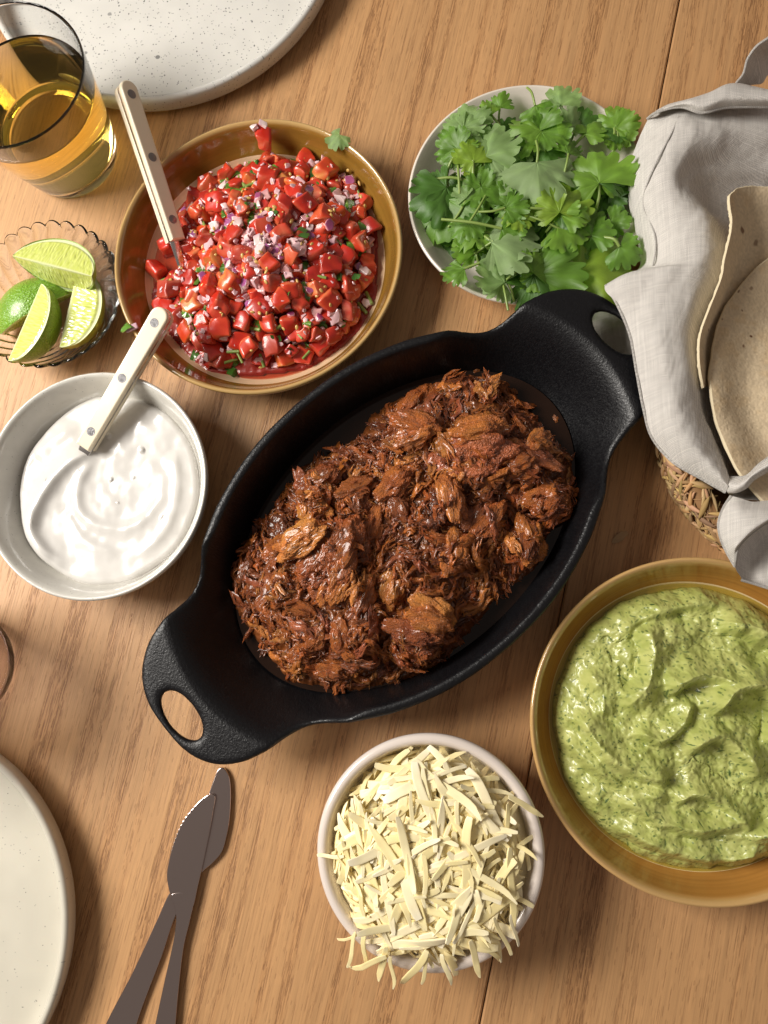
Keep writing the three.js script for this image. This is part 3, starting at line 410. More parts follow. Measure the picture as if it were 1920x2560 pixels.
// ---------------------------------------------------------------- grated cheese
{
  const t = thing('grated_cheese', 'heap of pale yellow grated cheese spilling over the pinkish white bowl', 'cheese', [-0.0156, 0, 0.1251]);
  const shredGeo = Array.from({ length: 12 }, (_, i) => {
    const L = 1, bend = rr(-0.35, 0.75), twist = rr(-0.9, 0.9), w0 = rr(0.036, 0.072), th = rr(0.012, 0.018), tip = i % 3, cx = rr(-0.1, 0.1);
    const g = smoothBox(1, 1, 1, 0.16, 8);
    warp(g, (v) => { const s = v.x * 2, taper = tip === 0 ? 1 - 0.12 * s * s : tip === 1 ? 1 - (s > 0 ? 0.72 * s * s * s : -0.1 * s) : 1 - 0.4 * s * s * s * s, ragged = 1 + 0.25 * n3(s * 4 + i * 9, v.z * 2, i); let y = v.y * th * 2 * (0.75 + 0.25 * taper), z = v.z * w0 * 2 * taper * ragged; const a = twist * v.x; const y2 = y * Math.cos(a) - z * Math.sin(a), z2 = y * Math.sin(a) + z * Math.cos(a); v.set(v.x * L, y2 - bend * v.x * v.x + 0.02 * n3(s * 3, i, 1), z2 + cx * Math.sin(s * 2)); });
    return colorise(g, (x, y, z, o) => { const m = 0.98 + 0.16 * n3(x * 5 + i, y * 9, z * 9), e = smoothstep(Math.abs(x), 0.36, 0.5); o[0] = 0.975 * m; o[1] = lerp(0.855, 0.88, e) * m; o[2] = lerp(0.50, 0.60, e) * m; });
  });
  const mats = [[1, 1, 1], [1, 0.97, 0.86], [1, 1.01, 1.12], [0.95, 0.92, 0.78]].map((c) => phys({ color: lin(...c), vertexColors: true, roughness: 0.45, clearcoat: 0.2, clearcoatRoughness: 0.3 }));
  const target = (x, z) => { const r = Math.hypot(x + 0.001, z - 0.006) / 0.064; return 0.046 + 0.026 * Math.sqrt(Math.max(0, 1 - r * r)) - 0.012 * smoothstep(-z - 0.6 * x, 0.03, 0.06); };
  const base = (x, z) => { const r = Math.hypot(x, z); return r > 0.0615 ? (r > 0.066 ? 0.002 : 0.0495) : Math.max(0.038, target(x, z) - 0.0125); };
  const core = grid(90, 40, (u, v, o) => { const a = -u * 2 * Math.PI, r = 0.0575 * v; o[0] = r * Math.cos(a); o[2] = r * Math.sin(a); o[1] = Math.max(0.036, target(o[0], o[2]) - 0.0135) + 0.002 * n3(o[0] * 200, 1, o[2] * 200) - 0.004 * smoothstep(v, 0.9, 1); });
  part(t, 'packed_cheese', core, phys({ color: lin(0.93, 0.83, 0.53), roughness: 0.5 }));
  const heap = new Heap(0.16, 0.001, base), D = new THREE.Object3D();
  const put = (o, L, x, z, up, spin, tilt) => { const y = heap.rest(x, z, L * 0.24); lay(o, x, y + 0.0004, z, up, spin, tilt); o.scale.set(L, L * rr(0.8, 1.2), L * rr(0.75, 1.15)); heap.add(x, z, L * 0.17, y + 0.0014); };
  const under = new THREE.InstancedMesh(shredGeo[1], mats[1], 420);
  for (let i = 0; i < under.count; i++) { let x, z; do { x = rr(-0.058, 0.058); z = rr(-0.058, 0.058); } while (Math.hypot(x, z) > 0.0545); put(D, rr(0.014, 0.030), x, z, heap.slope(x, z, 0.006), rr(0, 6.3), 0.5); D.updateMatrix(); under.setMatrixAt(i, D.matrix); }
  under.name = 'cheese_shreds_below'; under.userData.kind = 'stuff'; t.add(under);
  for (let i = 0; i < 285; i++) { let x, z; do { x = rr(-0.06, 0.06); z = rr(-0.06, 0.062); } while (Math.hypot(x, z) > 0.0490); const m = part(t, 'cheese_shred', pick(shredGeo), pick(mats)); const up = heap.slope(x, z, 0.008).lerp(Y, 0.6).normalize(); const rad = Math.hypot(x, z), ang = Math.atan2(z, x), spin = rad > 0.034 && z < 0.03 ? Math.atan2(-Math.cos(ang), -Math.sin(ang)) + rr(-0.6, 0.6) : rr(0, 6.3); put(m, i % 3 ? rr(0.026, 0.048) : rr(0.016, 0.028), x, z, up, spin, 0.22); }
  // shreds that hang over the rim
  for (const [x, z, a, L] of [[-0.043, 0.052, 1.95, 0.026], [-0.036, 0.053, 1.85, 0.024], [-0.026, 0.060, 1.75, 0.026], [-0.020, 0.062, 1.75, 0.024], [-0.008, 0.061, 2.0, 0.03], [-0.002, 0.061, 1.8, 0.024], [0.010, 0.060, 1.45, 0.022], [0.026, 0.054, 1.25, 0.026], [0.034, 0.049, 1.1, 0.024], [0.041, 0.041, 1.2, 0.028], [0.047, 0.037, 1.35, 0.022], [0.055, -0.028, 0.4, 0.024], [-0.046, 0.047, 2.6, 0.02], [-0.057, 0.003, 2.9, 0.018], [-0.035, 0.060, 2.75, 0.028]]) {
    const m = part(t, 'cheese_shred', pick(shredGeo), pick(mats)), r = Math.hypot(x, z), up = V(x / r * 0.5, 1, z / r * 0.5).normalize(); lay(m, x, 0.0545 + rr(0, 0.003), z, up, -a, 0.1); m.scale.set(L, L, L); }
}
// ---------------------------------------------------------------- pulled pork
{
  const t = thing('pulled_pork', 'dark red brown pulled pork in shreds and chunks, in the black iron dish', 'pulled pork', POT.toArray(), POT_TURN);
  const out = [[-107, -52], [-89, -61], [-58, -67], [-25, -76], [4, -67], [22, -64], [35, -71], [75, -62], [85, -53], [102, -45], [113, -30], [113, -11], [111, 22], [112, 36], [92, 62], [66, 64], [47, 74], [17, 72], [-36, 80], [-60, 75], [-94, 55], [-119, 27], [-120, 3], [-118, -29]].map(([a, b]) => [a / 1000, b / 1000]);
  const dist = polyDist(out), lump = (x, z) => 0.0065 * n3(x * 34 + 3, 1.7, z * 34) + 0.003 * n3(x * 80, 4.1, z * 80);
  const target = (x, z) => { const d = -dist(x, z); return d <= -0.004 ? 0.009 : 0.0135 + 0.033 * Math.pow(clamp((d + 0.004) / 0.052, 0, 1), 0.6) + lump(x, z) * smoothstep(d, 0.002, 0.02); };
  part(t, 'cooking_juice', (() => { const g = new THREE.CircleGeometry(1, 96).rotateX(-Math.PI / 2); g.scale(FLOOR_A + 0.0035, 1, FLOOR_B + 0.0025); return g.translate(0, potJuice, 0); })(), phys({ color: lin(0.016, 0.007, 0.004), roughness: 0.06, ior: 1.36 }));
  const core = warp(new THREE.PlaneGeometry(0.252, 0.17, 320, 216).rotateX(-Math.PI / 2), (v) => { v.y = Math.max(0.009, target(v.x, v.z) - 0.0055) + 0.0024 * n3(v.x * 190, 2, v.z * 190) + 0.0016 * n3(v.x * 420, 2, v.z * 420); });
  { const keep = [], ix = core.index.array, p = core.attributes.position; for (let i = 0; i < ix.length; i += 3) if ([0, 1, 2].some((k) => p.getY(ix[i + k]) > potJuice - 0.001)) keep.push(ix[i], ix[i + 1], ix[i + 2]); core.setIndex(keep); }
  const juicy = { roughness: 0.38, clearcoat: 0.6, clearcoatRoughness: 0.18 };
  part(t, 'packed_meat', core, phys({ color: lin(0.19, 0.055, 0.013), ...juicy }));
  // one fibre: a tapered strand along x
  const strand = (L, r, bend, wig, k, off, splay) => grid(5, 9, (u, v, o) => { const s = v * 2 - 1, a = u * 2 * Math.PI, rad = r * Math.pow(Math.max(0, 1 - Math.pow(Math.abs(s), 3)), 0.5) * (0.8 + 0.35 * n3(s * 3, k, 0)); const y0 = -bend * s * s + wig * n3(s * 1.6, k, 2) + off[0] * (1 + splay * s * s), z0 = wig * 1.3 * n3(s * 1.5, k, 5) + off[1] * (1 + splay * s * s); o[0] = s * L / 2; o[1] = y0 + rad * Math.sin(a); o[2] = z0 + rad * 1.3 * Math.cos(a); });
  const shredGeo = Array.from({ length: 14 }, (_, i) => {
    const n = 6 + (i % 6), fs = [], wd = rr(0.05, 0.105), bend = rr(-0.1, 0.22), wig = rr(0.10, 0.24);
    for (let f = 0; f < n; f++) { const a = f / n * 6.28, q = rr(0.3, 1), thick = rnd() < 0.45, g = strand(rr(0.6, 1.15), thick ? rr(0.055, 0.10) : rr(0.024, 0.045), bend + rr(-0.04, 0.04), wig, i * 3 + f * 0.16, [Math.sin(a) * wd * 0.6 * q, Math.cos(a) * wd * q], rr(-0.4, 0.6)); g.translate(rr(-0.16, 0.16), 0, 0); const m = rr(0.78, 1.2), w = rr(-0.06, 0.06); colorise(g, (x, y, z, o) => { const e = smoothstep(Math.abs(x), 0.3, 0.55) * 0.35 + 0.3 * n3(x * 6, f, i); o[0] = m * (1 + e); o[1] = m * (1 + e * 1.05 + w); o[2] = m * (1 + e + w); }); fs.push(g); }
    return mergeGeometries(fs);
  });
  const grainTex = dataTex(256, 256, (x, y, c) => { const u = x / 256, v = y / 256; c[0] = c[1] = c[2] = 0.5 * vn(u * 24, v * 24, 24, 24, 121) + 0.5 * vn(u * 60, v * 60, 60, 60, 122); });
  const chunkGeo = Array.from({ length: 7 }, (_, i) => { const k = i * 5.3; const g0 = new THREE.IcosahedronGeometry(0.5, 20); g0.deleteAttribute('uv'); g0.deleteAttribute('normal'); const g = mergeVertices(g0, 1e-5);
    warp(g, (v) => { const w = v.x + 0.15 * n3(v.x * 3, v.y * 3, v.z * 3 + k), f = 1 + 0.42 * n3(v.x * 2.2 + k, v.y * 2.2, v.z * 2.2) + 0.22 * n3(v.x * 4.4 + k, v.y * 5, v.z * 5) - 0.16 * Math.abs(n3(w * 3 + k, v.y * 15, v.z * 15)) + 0.07 * n3(w * 5 + k, v.y * 34, v.z * 34) + 0.05 * n3(v.x * 22, v.y * 22, v.z * 22 + k); v.multiplyScalar(f); v.y *= 0.55; v.z *= 0.78; });
    colorise(g, (x, y, z, o) => { const m = 1 + 0.45 * n3(x * 4 + k, y * 20, z * 20) + 0.35 * n3(x * 3, y * 3 + k, z * 3) + 0.35 * n3(x * 26, y * 26, z * 26); o[0] = m; o[1] = m * (1 + 0.18 * n3(x * 3 + k, y * 3, z * 3)); o[2] = m; }); return planarUV(g, 2.2); });
  const meat = [[0.42, 0.108, 0.018], [0.52, 0.152, 0.026], [0.28, 0.066, 0.013], [0.62, 0.215, 0.044], [0.36, 0.090, 0.030], [0.17, 0.040, 0.010]].map((c) => phys({ color: lin(...c), vertexColors: true, ...juicy, bumpMap: grainTex, bumpScale: 0.0012 }));
  const heap = new Heap(0.27, 0.001, (x, z) => Math.max(potJuice - 0.001, target(x, z) - 0.0055));
  const dir = (x, z) => 3.2 * n3(x * 26, 9, z * 26) * 2 + rr(-0.7, 0.7), light = (x, z) => n3(x * 24 + 8, 2.2, z * 24);
  const spot = (m) => { for (;;) { const x = rr(-0.125, 0.12), z = rr(-0.085, 0.085); if (dist(x, z) < -m) return [x, z]; } };
  // the large chunks that stand out, then smaller ones
  const chunk = (x, z, s, spin, mat, w = 1, lift = 0.2) => { const m = part(t, 'meat_chunk', pick(chunkGeo), mat), y = heap.rest(x, z, s * 0.3); lay(m, x, y + s * lift, z, heap.slope(x, z, 0.012).lerp(Y, 0.5).normalize(), spin, 0.25); m.scale.set(s * w, s, s); heap.add(x, z, s * 0.42, y + s * (lift + 0.22)); return m; };
  tag(chunk(0.060, -0.003, 0.046, 2.5, meat[4], 1.15, 0.06), 'largest chunk with a reddish crust, upper right'); tag(chunk(-0.045, -0.012, 0.046, 0.3, meat[2], 1.2, 0.05), 'broad dark crusted chunk, lower left');
  for (const [x, z, s, m] of [[-0.034, -0.044, 0.024, 3], [0.050, 0.062, 0.028, 1], [0.100, -0.030, 0.018, 3], [-0.045, 0.061, 0.030, 4], [-0.019, 0.050, 0.026, 1], [0.077, 0.050, 0.028, 0], [-0.012, -0.028, 0.022, 2], [0.087, -0.042, 0.022, 4], [0.079, 0.024, 0.022, 0], [-0.084, -0.016, 0.024, 0], [-0.068, 0.036, 0.026, 2], [0.020, 0.010, 0.024, 5], [0.012, 0.038, 0.026, 1], [-0.098, 0.02, 0.02, 0], [0.04, -0.04, 0.026, 2], [-0.06, -0.05, 0.02, 5]]) chunk(x, z, s, rr(0, 6.3), meat[m]);
  // thin loose fibres under and between, past counting
  const loose = new THREE.InstancedMesh(mergeGeometries([strand(1, 0.03, 0.1, 0.2, 1, [0, 0], 0), strand(0.8, 0.025, 0.05, 0.25, 4, [0.02, 0.06], 0.5)]), phys({ color: lin(0.28, 0.092, 0.022), ...juicy }), 900), D = new THREE.Object3D(), tint = new THREE.Color();
  const place = (o, s, m) => { const [x, z] = spot(m), y = heap.rest(x, z, s * 0.25); lay(o, x, y + s * 0.02, z, heap.slope(x, z, 0.006).lerp(Y, 0.2).normalize(), dir(x, z), 0.5); o.scale.set(s, s * rr(0.7, 1.2), s * rr(0.8, 1.3)); return [x, y, z]; };
  const setLoose = (i) => { const s = rr(0.006, 0.014); place(D, s, 0); D.updateMatrix(); loose.setMatrixAt(i, D.matrix); const k = rr(0.5, 1.5); tint.setRGB(k, k * rr(0.85, 1.1), k * rr(0.8, 1.1)); loose.setColorAt(i, tint); };
  const below = [1, 6].map((k) => new THREE.InstancedMesh(shredGeo[k], meat[k === 1 ? 0 : 2], 420));
  for (const im of below) { for (let i = 0; i < im.count; i++) { const s = rr(0.010, 0.020), [x, y, z] = place(D, s, 0); heap.add(x, z, s * 0.15, y + s * 0.04); D.updateMatrix(); im.setMatrixAt(i, D.matrix); const k = rr(0.6, 1.4); tint.setRGB(k, k * rr(0.9, 1.1), k); im.setColorAt(i, tint); } im.name = 'meat_shreds_below'; im.userData.kind = 'stuff'; t.add(im); }
  for (let i = 0; i < 500; i++) setLoose(i);
  for (let i = 0; i < 300; i++) {
    const s = rr(0.012, 0.027) * (rnd() < 0.2 ? 1.25 : 1), m = part(t, 'meat_shred', pick(shredGeo), meat[0]), [x, y, z] = place(m, s, 0.001), l = light(x, z) + rr(-0.35, 0.35); m.scale.z *= 0.9; m.scale.y *= 0.9;
    m.material = l > 0.28 ? meat[3] : l > 0.05 ? meat[1] : l > -0.2 ? meat[0] : rnd() < 0.3 ? meat[4] : meat[2]; heap.add(x, z, s * 0.2, y + s * 0.1);
    if (i > 90 && i % 5 === 0) { const [cx, cz] = spot(0.006), l2 = light(cx, cz) + rr(-0.3, 0.3); chunk(cx, cz, rr(0.012, 0.024), dir(cx, cz), l2 > 0.42 ? meat[3] : l2 > 0.12 ? meat[1] : rnd() < 0.3 ? meat[2] : meat[0], rr(1.2, 1.7), 0.04); }
  }
  for (let i = 500; i < 900; i++) setLoose(i);
  loose.name = 'meat_fibres'; loose.userData.kind = 'stuff'; t.add(loose);
  // crumbs that lie in the juice
  for (const [x, z] of [[0.116, -0.02], [0.108, -0.048], [0.124, 0.012]]) chunk(x, z, 0.005, rr(0, 6), meat[1], 1.3, 0.1);
}
// ---------------------------------------------------------------- coriander sprigs heaped on the plate
{
  const leaves = Array.from({ length: 9 }, (_, i) => leafGeo(1, i % 3 === 1 ? 5 : 3, [0.12, 0.28, 0.42][i % 3] * (i % 2 ? 1 : 0.7), rr(-0.12, 0.30), i * 1.9 + 0.4, 120, 8, [1.6, 1.35, 1.85][i % 3]));
  const L = [[5, -338, 3, -360, 40, 4], [29, -355, 32, -366, 36, 0], [56, -329, 35, -335, 46, 1], [55, -329, 52, -348, 46, 0], [56, -328, 76, -325, 46, 0], [69, -350, 68, -368, 42, 4], [74, -332, 80, -348, 44, 5], [83, -338, 90, -350, 38, 2], [106, -334, 109, -350, 40, 1], [105, -333, 119, -326, 40, 1], [105, -331, 104, -319, 40, 1], [85, -330, 97, -339, 40, 1], [1, -322, -11, -336, 40, 0], [1, -321, 6, -335, 41, 1], [-2, -324, -12, -316, 34, 5], [19, -315, 29, -341, 42, 4], [21, -317, 50, -317, 38, 5], [11, -310, 10, -326, 44, 3], [92, -289, 90, -316, 48, 1], [92, -290, 105, -298, 46, 1], [52, -304, 54, -271, 50, 5], [35, -278, 37, -297, 46, 0], [35, -279, 27, -287, 46, 0], [6, -285, 11, -294, 42, 4], [-7, -296, -25, -273, 38, 2], [-7, -289, -12, -256, 36, 0], [66, -268, 70, -292, 50, 3], [67, -268, 85, -275, 48, 1], [64, -272, 63, -297, 46, 3], [40, -269, 42, -260, 50, 3], [22, -251, 51, -264, 48, 5], [23, -251, 48, -237, 46, 5]];
  const L2 = [[65, -260, 85, -249, 47, 1], [87, -256, 101, -266, 42, 0], [101, -267, 113, -268, 38, 0], [80, -235, 113, -251, 40, 3], [31, -224, 17, -240, 44, 4], [32, -225, 31, -241, 44, 4], [49, -229, 57, -242, 46, 1], [50, -230, 85, -227, 42, 0], [50, -230, 52, -218, 40, 1], [12, -248, 4, -263, 38, 1], [16, -293, 19, -275, 42, 0], [80, -296, 97, -288, 40, 1], [105, -299, 110, -282, 34, 2], [99, -287, 109, -276, 33, 2], [59, -321, 57, -304, 40, 2], [38, -323, 33, -310, 38, 2], [83, -247, 73, -236, 38, 0], [44, -291, 32, -299, 40, 4], [24, -348, 18, -358, 38, 1], [16, -263, -2, -252, 40, 1], [68, -284, 58, -261, 40, 0], [82, -267, 87, -244, 40, 0]];
  const ST = [[52, -347, 47, -362, 48], [1, -319, 2, -289, 44], [52, -302, 52, -320, 52], [29, -259, -10, -268, 50], [31, -271, 14, -270, 54], [63, -266, 31, -272, 52], [65, -258, 45, -269, 50], [77, -232, 54, -246, 47], [104, -246, 94, -254, 46], [7, -300, -15, -303, 40], [32, -223, 33, -205, 47], [49, -228, 32, -226, 47], [8, -266, 19, -286, 46], [5, -235, 31, -249, 44], [73, -311, 70, -297, 48], [8, -253, 12, -248, 44]];
  const names = { 5: 'pale coriander sprig standing up past the top rim of the white plate', 8: 'coriander sprig reaching out over the plate towards the linen napkin, at the upper right', 15: 'coriander sprig with its pale leaf back upward, near the upper left of the plate', 18: 'broad serrated coriander sprig at the right of the heap', 20: 'pale coriander leaf hanging point down in the middle of the heap', 24: 'dark green coriander sprig touching the left rim of the plate', 26: 'bright yellow green coriander sprig right of the middle of the heap', 30: 'pale fan shaped coriander sprig below the middle of the heap', 35: 'coriander sprig lying on the lower right rim of the plate', 36: 'coriander sprig at the bottom whose bare stem hangs over the lower rim', 39: 'coriander sprig by the iron dish at the lower edge of the plate' };
  const all = [...L, ...L2], used = new Set(), tone = ['mid green', 'bright green', 'dark green', 'yellow green', 'pale green', 'pale grey green'];
  const where = (x, z) => { const dx = x - 0.0469, dz = z + 0.2952, r = Math.hypot(dx, dz), k = Math.round(Math.atan2(dz, dx) / (Math.PI / 4)); return r < 0.016 ? 'in the middle of the herb heap' : (r > 0.045 ? 'at the ' : 'inside the ') + ({ 0: 'right', 1: 'lower right', 2: 'bottom', 3: 'lower left', 4: 'left', '-4': 'left', '-3': 'upper left', '-2': 'top', '-1': 'upper right' })[k] + (r > 0.045 ? ' edge of the herb plate' : ' part of the heap'); };
  const stemGeo = (a, b) => { const m = a.clone().lerp(b, 0.5).add(V(rr(-0.002, 0.002), rr(0.0005, 0.003), rr(-0.002, 0.002))); return new THREE.TubeGeometry(new THREE.CatmullRomCurve3([a, m, b]), 10, rr(0.00075, 0.0011), 7); };
  all.forEach(([bx, bz, tx, tz, h, mt], i) => {
    const len = Math.hypot(tx - bx, tz - bz) / 1000, ang = Math.atan2(tx - bx, tz - bz), y = h / 1000 - 0.004;
    const o = thing('coriander_sprig', names[i] ?? `${tone[mt]} coriander sprig ${where(bx / 1000, bz / 1000)}`, 'coriander sprig', [bx / 1000, y, bz / 1000], ang, 'coriander sprigs heaped on the plate');
    const put = (turn, s, tilt, m) => { const l = part(o, 'leaf', pick(leaves), m); l.scale.set(s * rr(1.0, 1.25), s, s); l.rotation.set(tilt, turn, rr(-0.55, 0.55), 'YXZ'); l.position.set(0, rr(0, 0.0015), 0); };
    const m = leafGreen[mt], s = Math.max(0.013, len) * 0.98;
    put(0, s, rr(-0.16, 0.10), m);
    if (mt !== 5 && i % 3 !== 1) { put(1.15, s * 0.72, rr(-0.1, 0.25), m); if (i % 3 === 0) put(-1.2, s * 0.7, rr(-0.1, 0.25), rnd() < 0.4 ? leafGreen[2] : m); }
    // its stem: a measured one if it starts here, else a short one that dives into the heap
    let best = -1, bd = 0.007; ST.forEach((q, k) => { const d = Math.hypot(q[0] - bx, q[1] - bz) / 1000; if (!used.has(k) && d < bd) { bd = d; best = k; } });
    o.updateMatrixWorld(); let end;
    if (best >= 0) { used.add(best); end = o.worldToLocal(V(ST[best][2] / 1000, ST[best][4] / 1000 - 0.006, ST[best][3] / 1000)); } else end = V(rr(-0.006, 0.006), -rr(0.006, 0.012), -rr(0.008, 0.02));
    part(o, 'stem', stemGeo(V(0, -0.0004, 0.002), end), stemGreen);
  });
  // stems left over lie loose, each with a small leaf at its end
  ST.forEach((q, k) => { if (used.has(k)) return; const a = V(q[0] / 1000, q[4] / 1000 - 0.004, q[1] / 1000), b = V(q[2] / 1000, q[4] / 1000 - 0.006, q[3] / 1000), o = thing('coriander_sprig', `long pale stem of a coriander sprig ${where(q[2] / 1000, q[3] / 1000)}`, 'coriander sprig', a.toArray(), 0, 'coriander sprigs heaped on the plate');
    part(o, 'stem', stemGeo(V(0, 0, 0), b.clone().sub(a)), stemGreen); const l = part(o, 'leaf', pick(leaves), leafGreen[0]); l.scale.setScalar(0.016); l.rotation.set(0.1, Math.atan2(a.x - b.x, a.z - b.z), 0.2, 'YXZ'); });
  // sprigs lower in the heap
  for (let i = 0; i < 34; i++) { const a = rr(0, 6.3), r = 0.052 * Math.sqrt(rnd()), x = 0.049 + r * Math.cos(a), z = -0.291 + r * Math.sin(a) * 0.98, y = 0.0125 + 0.022 * (1 - r / 0.06) * rr(0.5, 1);
    const o = thing('coriander_sprig', `${i % 2 ? 'dark' : 'mid'} green coriander sprig lying low ${where(x, z)}`, 'coriander sprig', [x, y, z], rr(0, 6.3), 'coriander sprigs heaped on the plate');
    for (const [turn, k] of [[0, 1], [1.2, 0.75], [-1.2, 0.75]]) { const l = part(o, 'leaf', pick(leaves), leafGreen[i % 2 ? 2 : 0]); l.scale.setScalar(0.021 * k); l.rotation.set(rr(-0.25, 0.2), turn, rr(-0.3, 0.3), 'YXZ'); }
    part(o, 'stem', stemGeo(V(0, 0, 0), V(rr(-0.004, 0.004), -0.003, -0.02)), stemGreen); }
}
// ---------------------------------------------------------------- glassware and limes
const glassMat = phys({ color: lin(1, 1, 1), transmission: 1, thickness: 0.003, ior: 1.5, roughness: 0, attenuationColor: lin(0.985, 0.98, 0.95), attenuationDistance: 0.02 });
const outerR = (y) => 0.0356 + (0.0529 - 0.0356) * Math.pow(clamp(y / 0.089, 0, 1), 0.86);
function tumbler(label, x, z, mat) {
  const t = thing('drinking_glass', label, 'glass', [x, 0, z]), w = 0.0015, prof = [];
  for (let i = 0; i <= 40; i++) { const y = 0.0012 + 0.0868 * i / 40; prof.push([outerR(y), y]); }
  prof.push([0.0529 - 0.0004, 0.0889], [0.0529 - 0.0010, 0.0889]);
  for (let i = 40; i >= 0; i--) { const y = 0.011 + (0.0876 - 0.011) * i / 40; prof.push([outerR(y) - w - 0.0006 * (1 - i / 40), y]); }
  prof.push([0.0325, 0.0086], [0.028, 0.0076], [0.02, 0.0072], [0, 0.0072]);
  const base = [[0, 0.0014], [0.030, 0.0010], [0.0325, 0.0002], [0.0345, 0.0002], [0.0354, 0.0006]];
  part(t, 'glass', lathe([...base, ...prof], 0, 160, false), mat);
  return t;
}
{
  const x = -0.2926, z = -0.3558;
  tumbler('clear flared tumbler two thirds full of amber drink, top left corner', x, z, glassMat);
  const d = thing('drink', 'clear amber drink inside the flared tumbler', 'drink', [x, 0, z]), level = 0.066, prof = [[0, 0.0070], [0.020, 0.0070], [0.028, 0.0074], [0.0327, 0.0084]];
  for (let i = 0; i <= 24; i++) { const y = 0.0109 + (level - 0.0109) * i / 24; prof.push([outerR(y) - 0.0014, y]); }
  prof.push([outerR(level) - 0.0032, level - 0.0005], [0, level - 0.0006]);
  part(d, 'drink', lathe(prof, 0, 160, false), phys({ color: lin(1, 1, 1), transmission: 1, thickness: 0.05, ior: 1.34, roughness: 0, attenuationColor: lin(0.985, 0.72, 0.12), attenuationDistance: 0.11 }));
  tumbler('pale pink tumbler of which only a sliver shows at the left edge', -0.3398, 0.0282, phys({ color: lin(1, 1, 1), transmission: 1, thickness: 0.003, ior: 1.5, roughness: 0, attenuationColor: lin(0.96, 0.89, 0.91), attenuationDistance: 0.01 }));
}
// scalloped glass dish with swirling flutes
{
  const t = thing('glass_dish', 'clear scalloped glass dish with swirling flutes holding lime wedges', 'dish', [-0.2873, 0, -0.231]), N = 30, segs = 600;
  const C = spline([[0.0, 0.0052], [0.018, 0.0054], [0.030, 0.008], [0.041, 0.0155], [0.048, 0.0235], [0.0525, 0.0295]], 46), O = spline([[0.0525, 0.0298], [0.0538, 0.0292], [0.0522, 0.0255], [0.047, 0.0175], [0.039, 0.0085], [0.029, 0.0022], [0.022, 0.0004], [0.018, 0.0004], [0.016, 0.0016], [0.0, 0.0018]], 60);
  const P = [...C.slice(0, -1), ...O], n = P.length - 1;
  const g = grid(segs, n, (u, v, o) => { const p = P[Math.round(v * n)], inside = Math.round(v * n) < C.length - 1, r = p.x, k = clamp(r / 0.053, 0, 1), a = -u * 2 * Math.PI, f = Math.abs(Math.sin(N / 2 * (a + 1.15 * (1 - k)))), lobe = Math.pow(f, 0.7), amp = 0.0026 * smoothstep(k, 0.32, 1), rim = smoothstep(k, 0.86, 1);
    const R = r + (inside ? 0.0014 * smoothstep(k, 0.4, 1) * (0.5 - lobe) + rim * 0.0026 * (lobe - 0.6) : amp * (lobe - 0.55)); o[0] = R * Math.cos(a); o[2] = R * Math.sin(a); o[1] = p.y + rim * 0.0022 * (lobe - 0.6) + (inside ? 0.0011 * smoothstep(k, 0.3, 0.9) * (0.5 - lobe) : 0); });
  part(t, 'dish', g, phys({ color: lin(1, 1, 1), transmission: 1, thickness: 0.004, ior: 1.4, roughness: 0, attenuationColor: lin(0.99, 0.995, 0.99), attenuationDistance: 0.02 }));
}
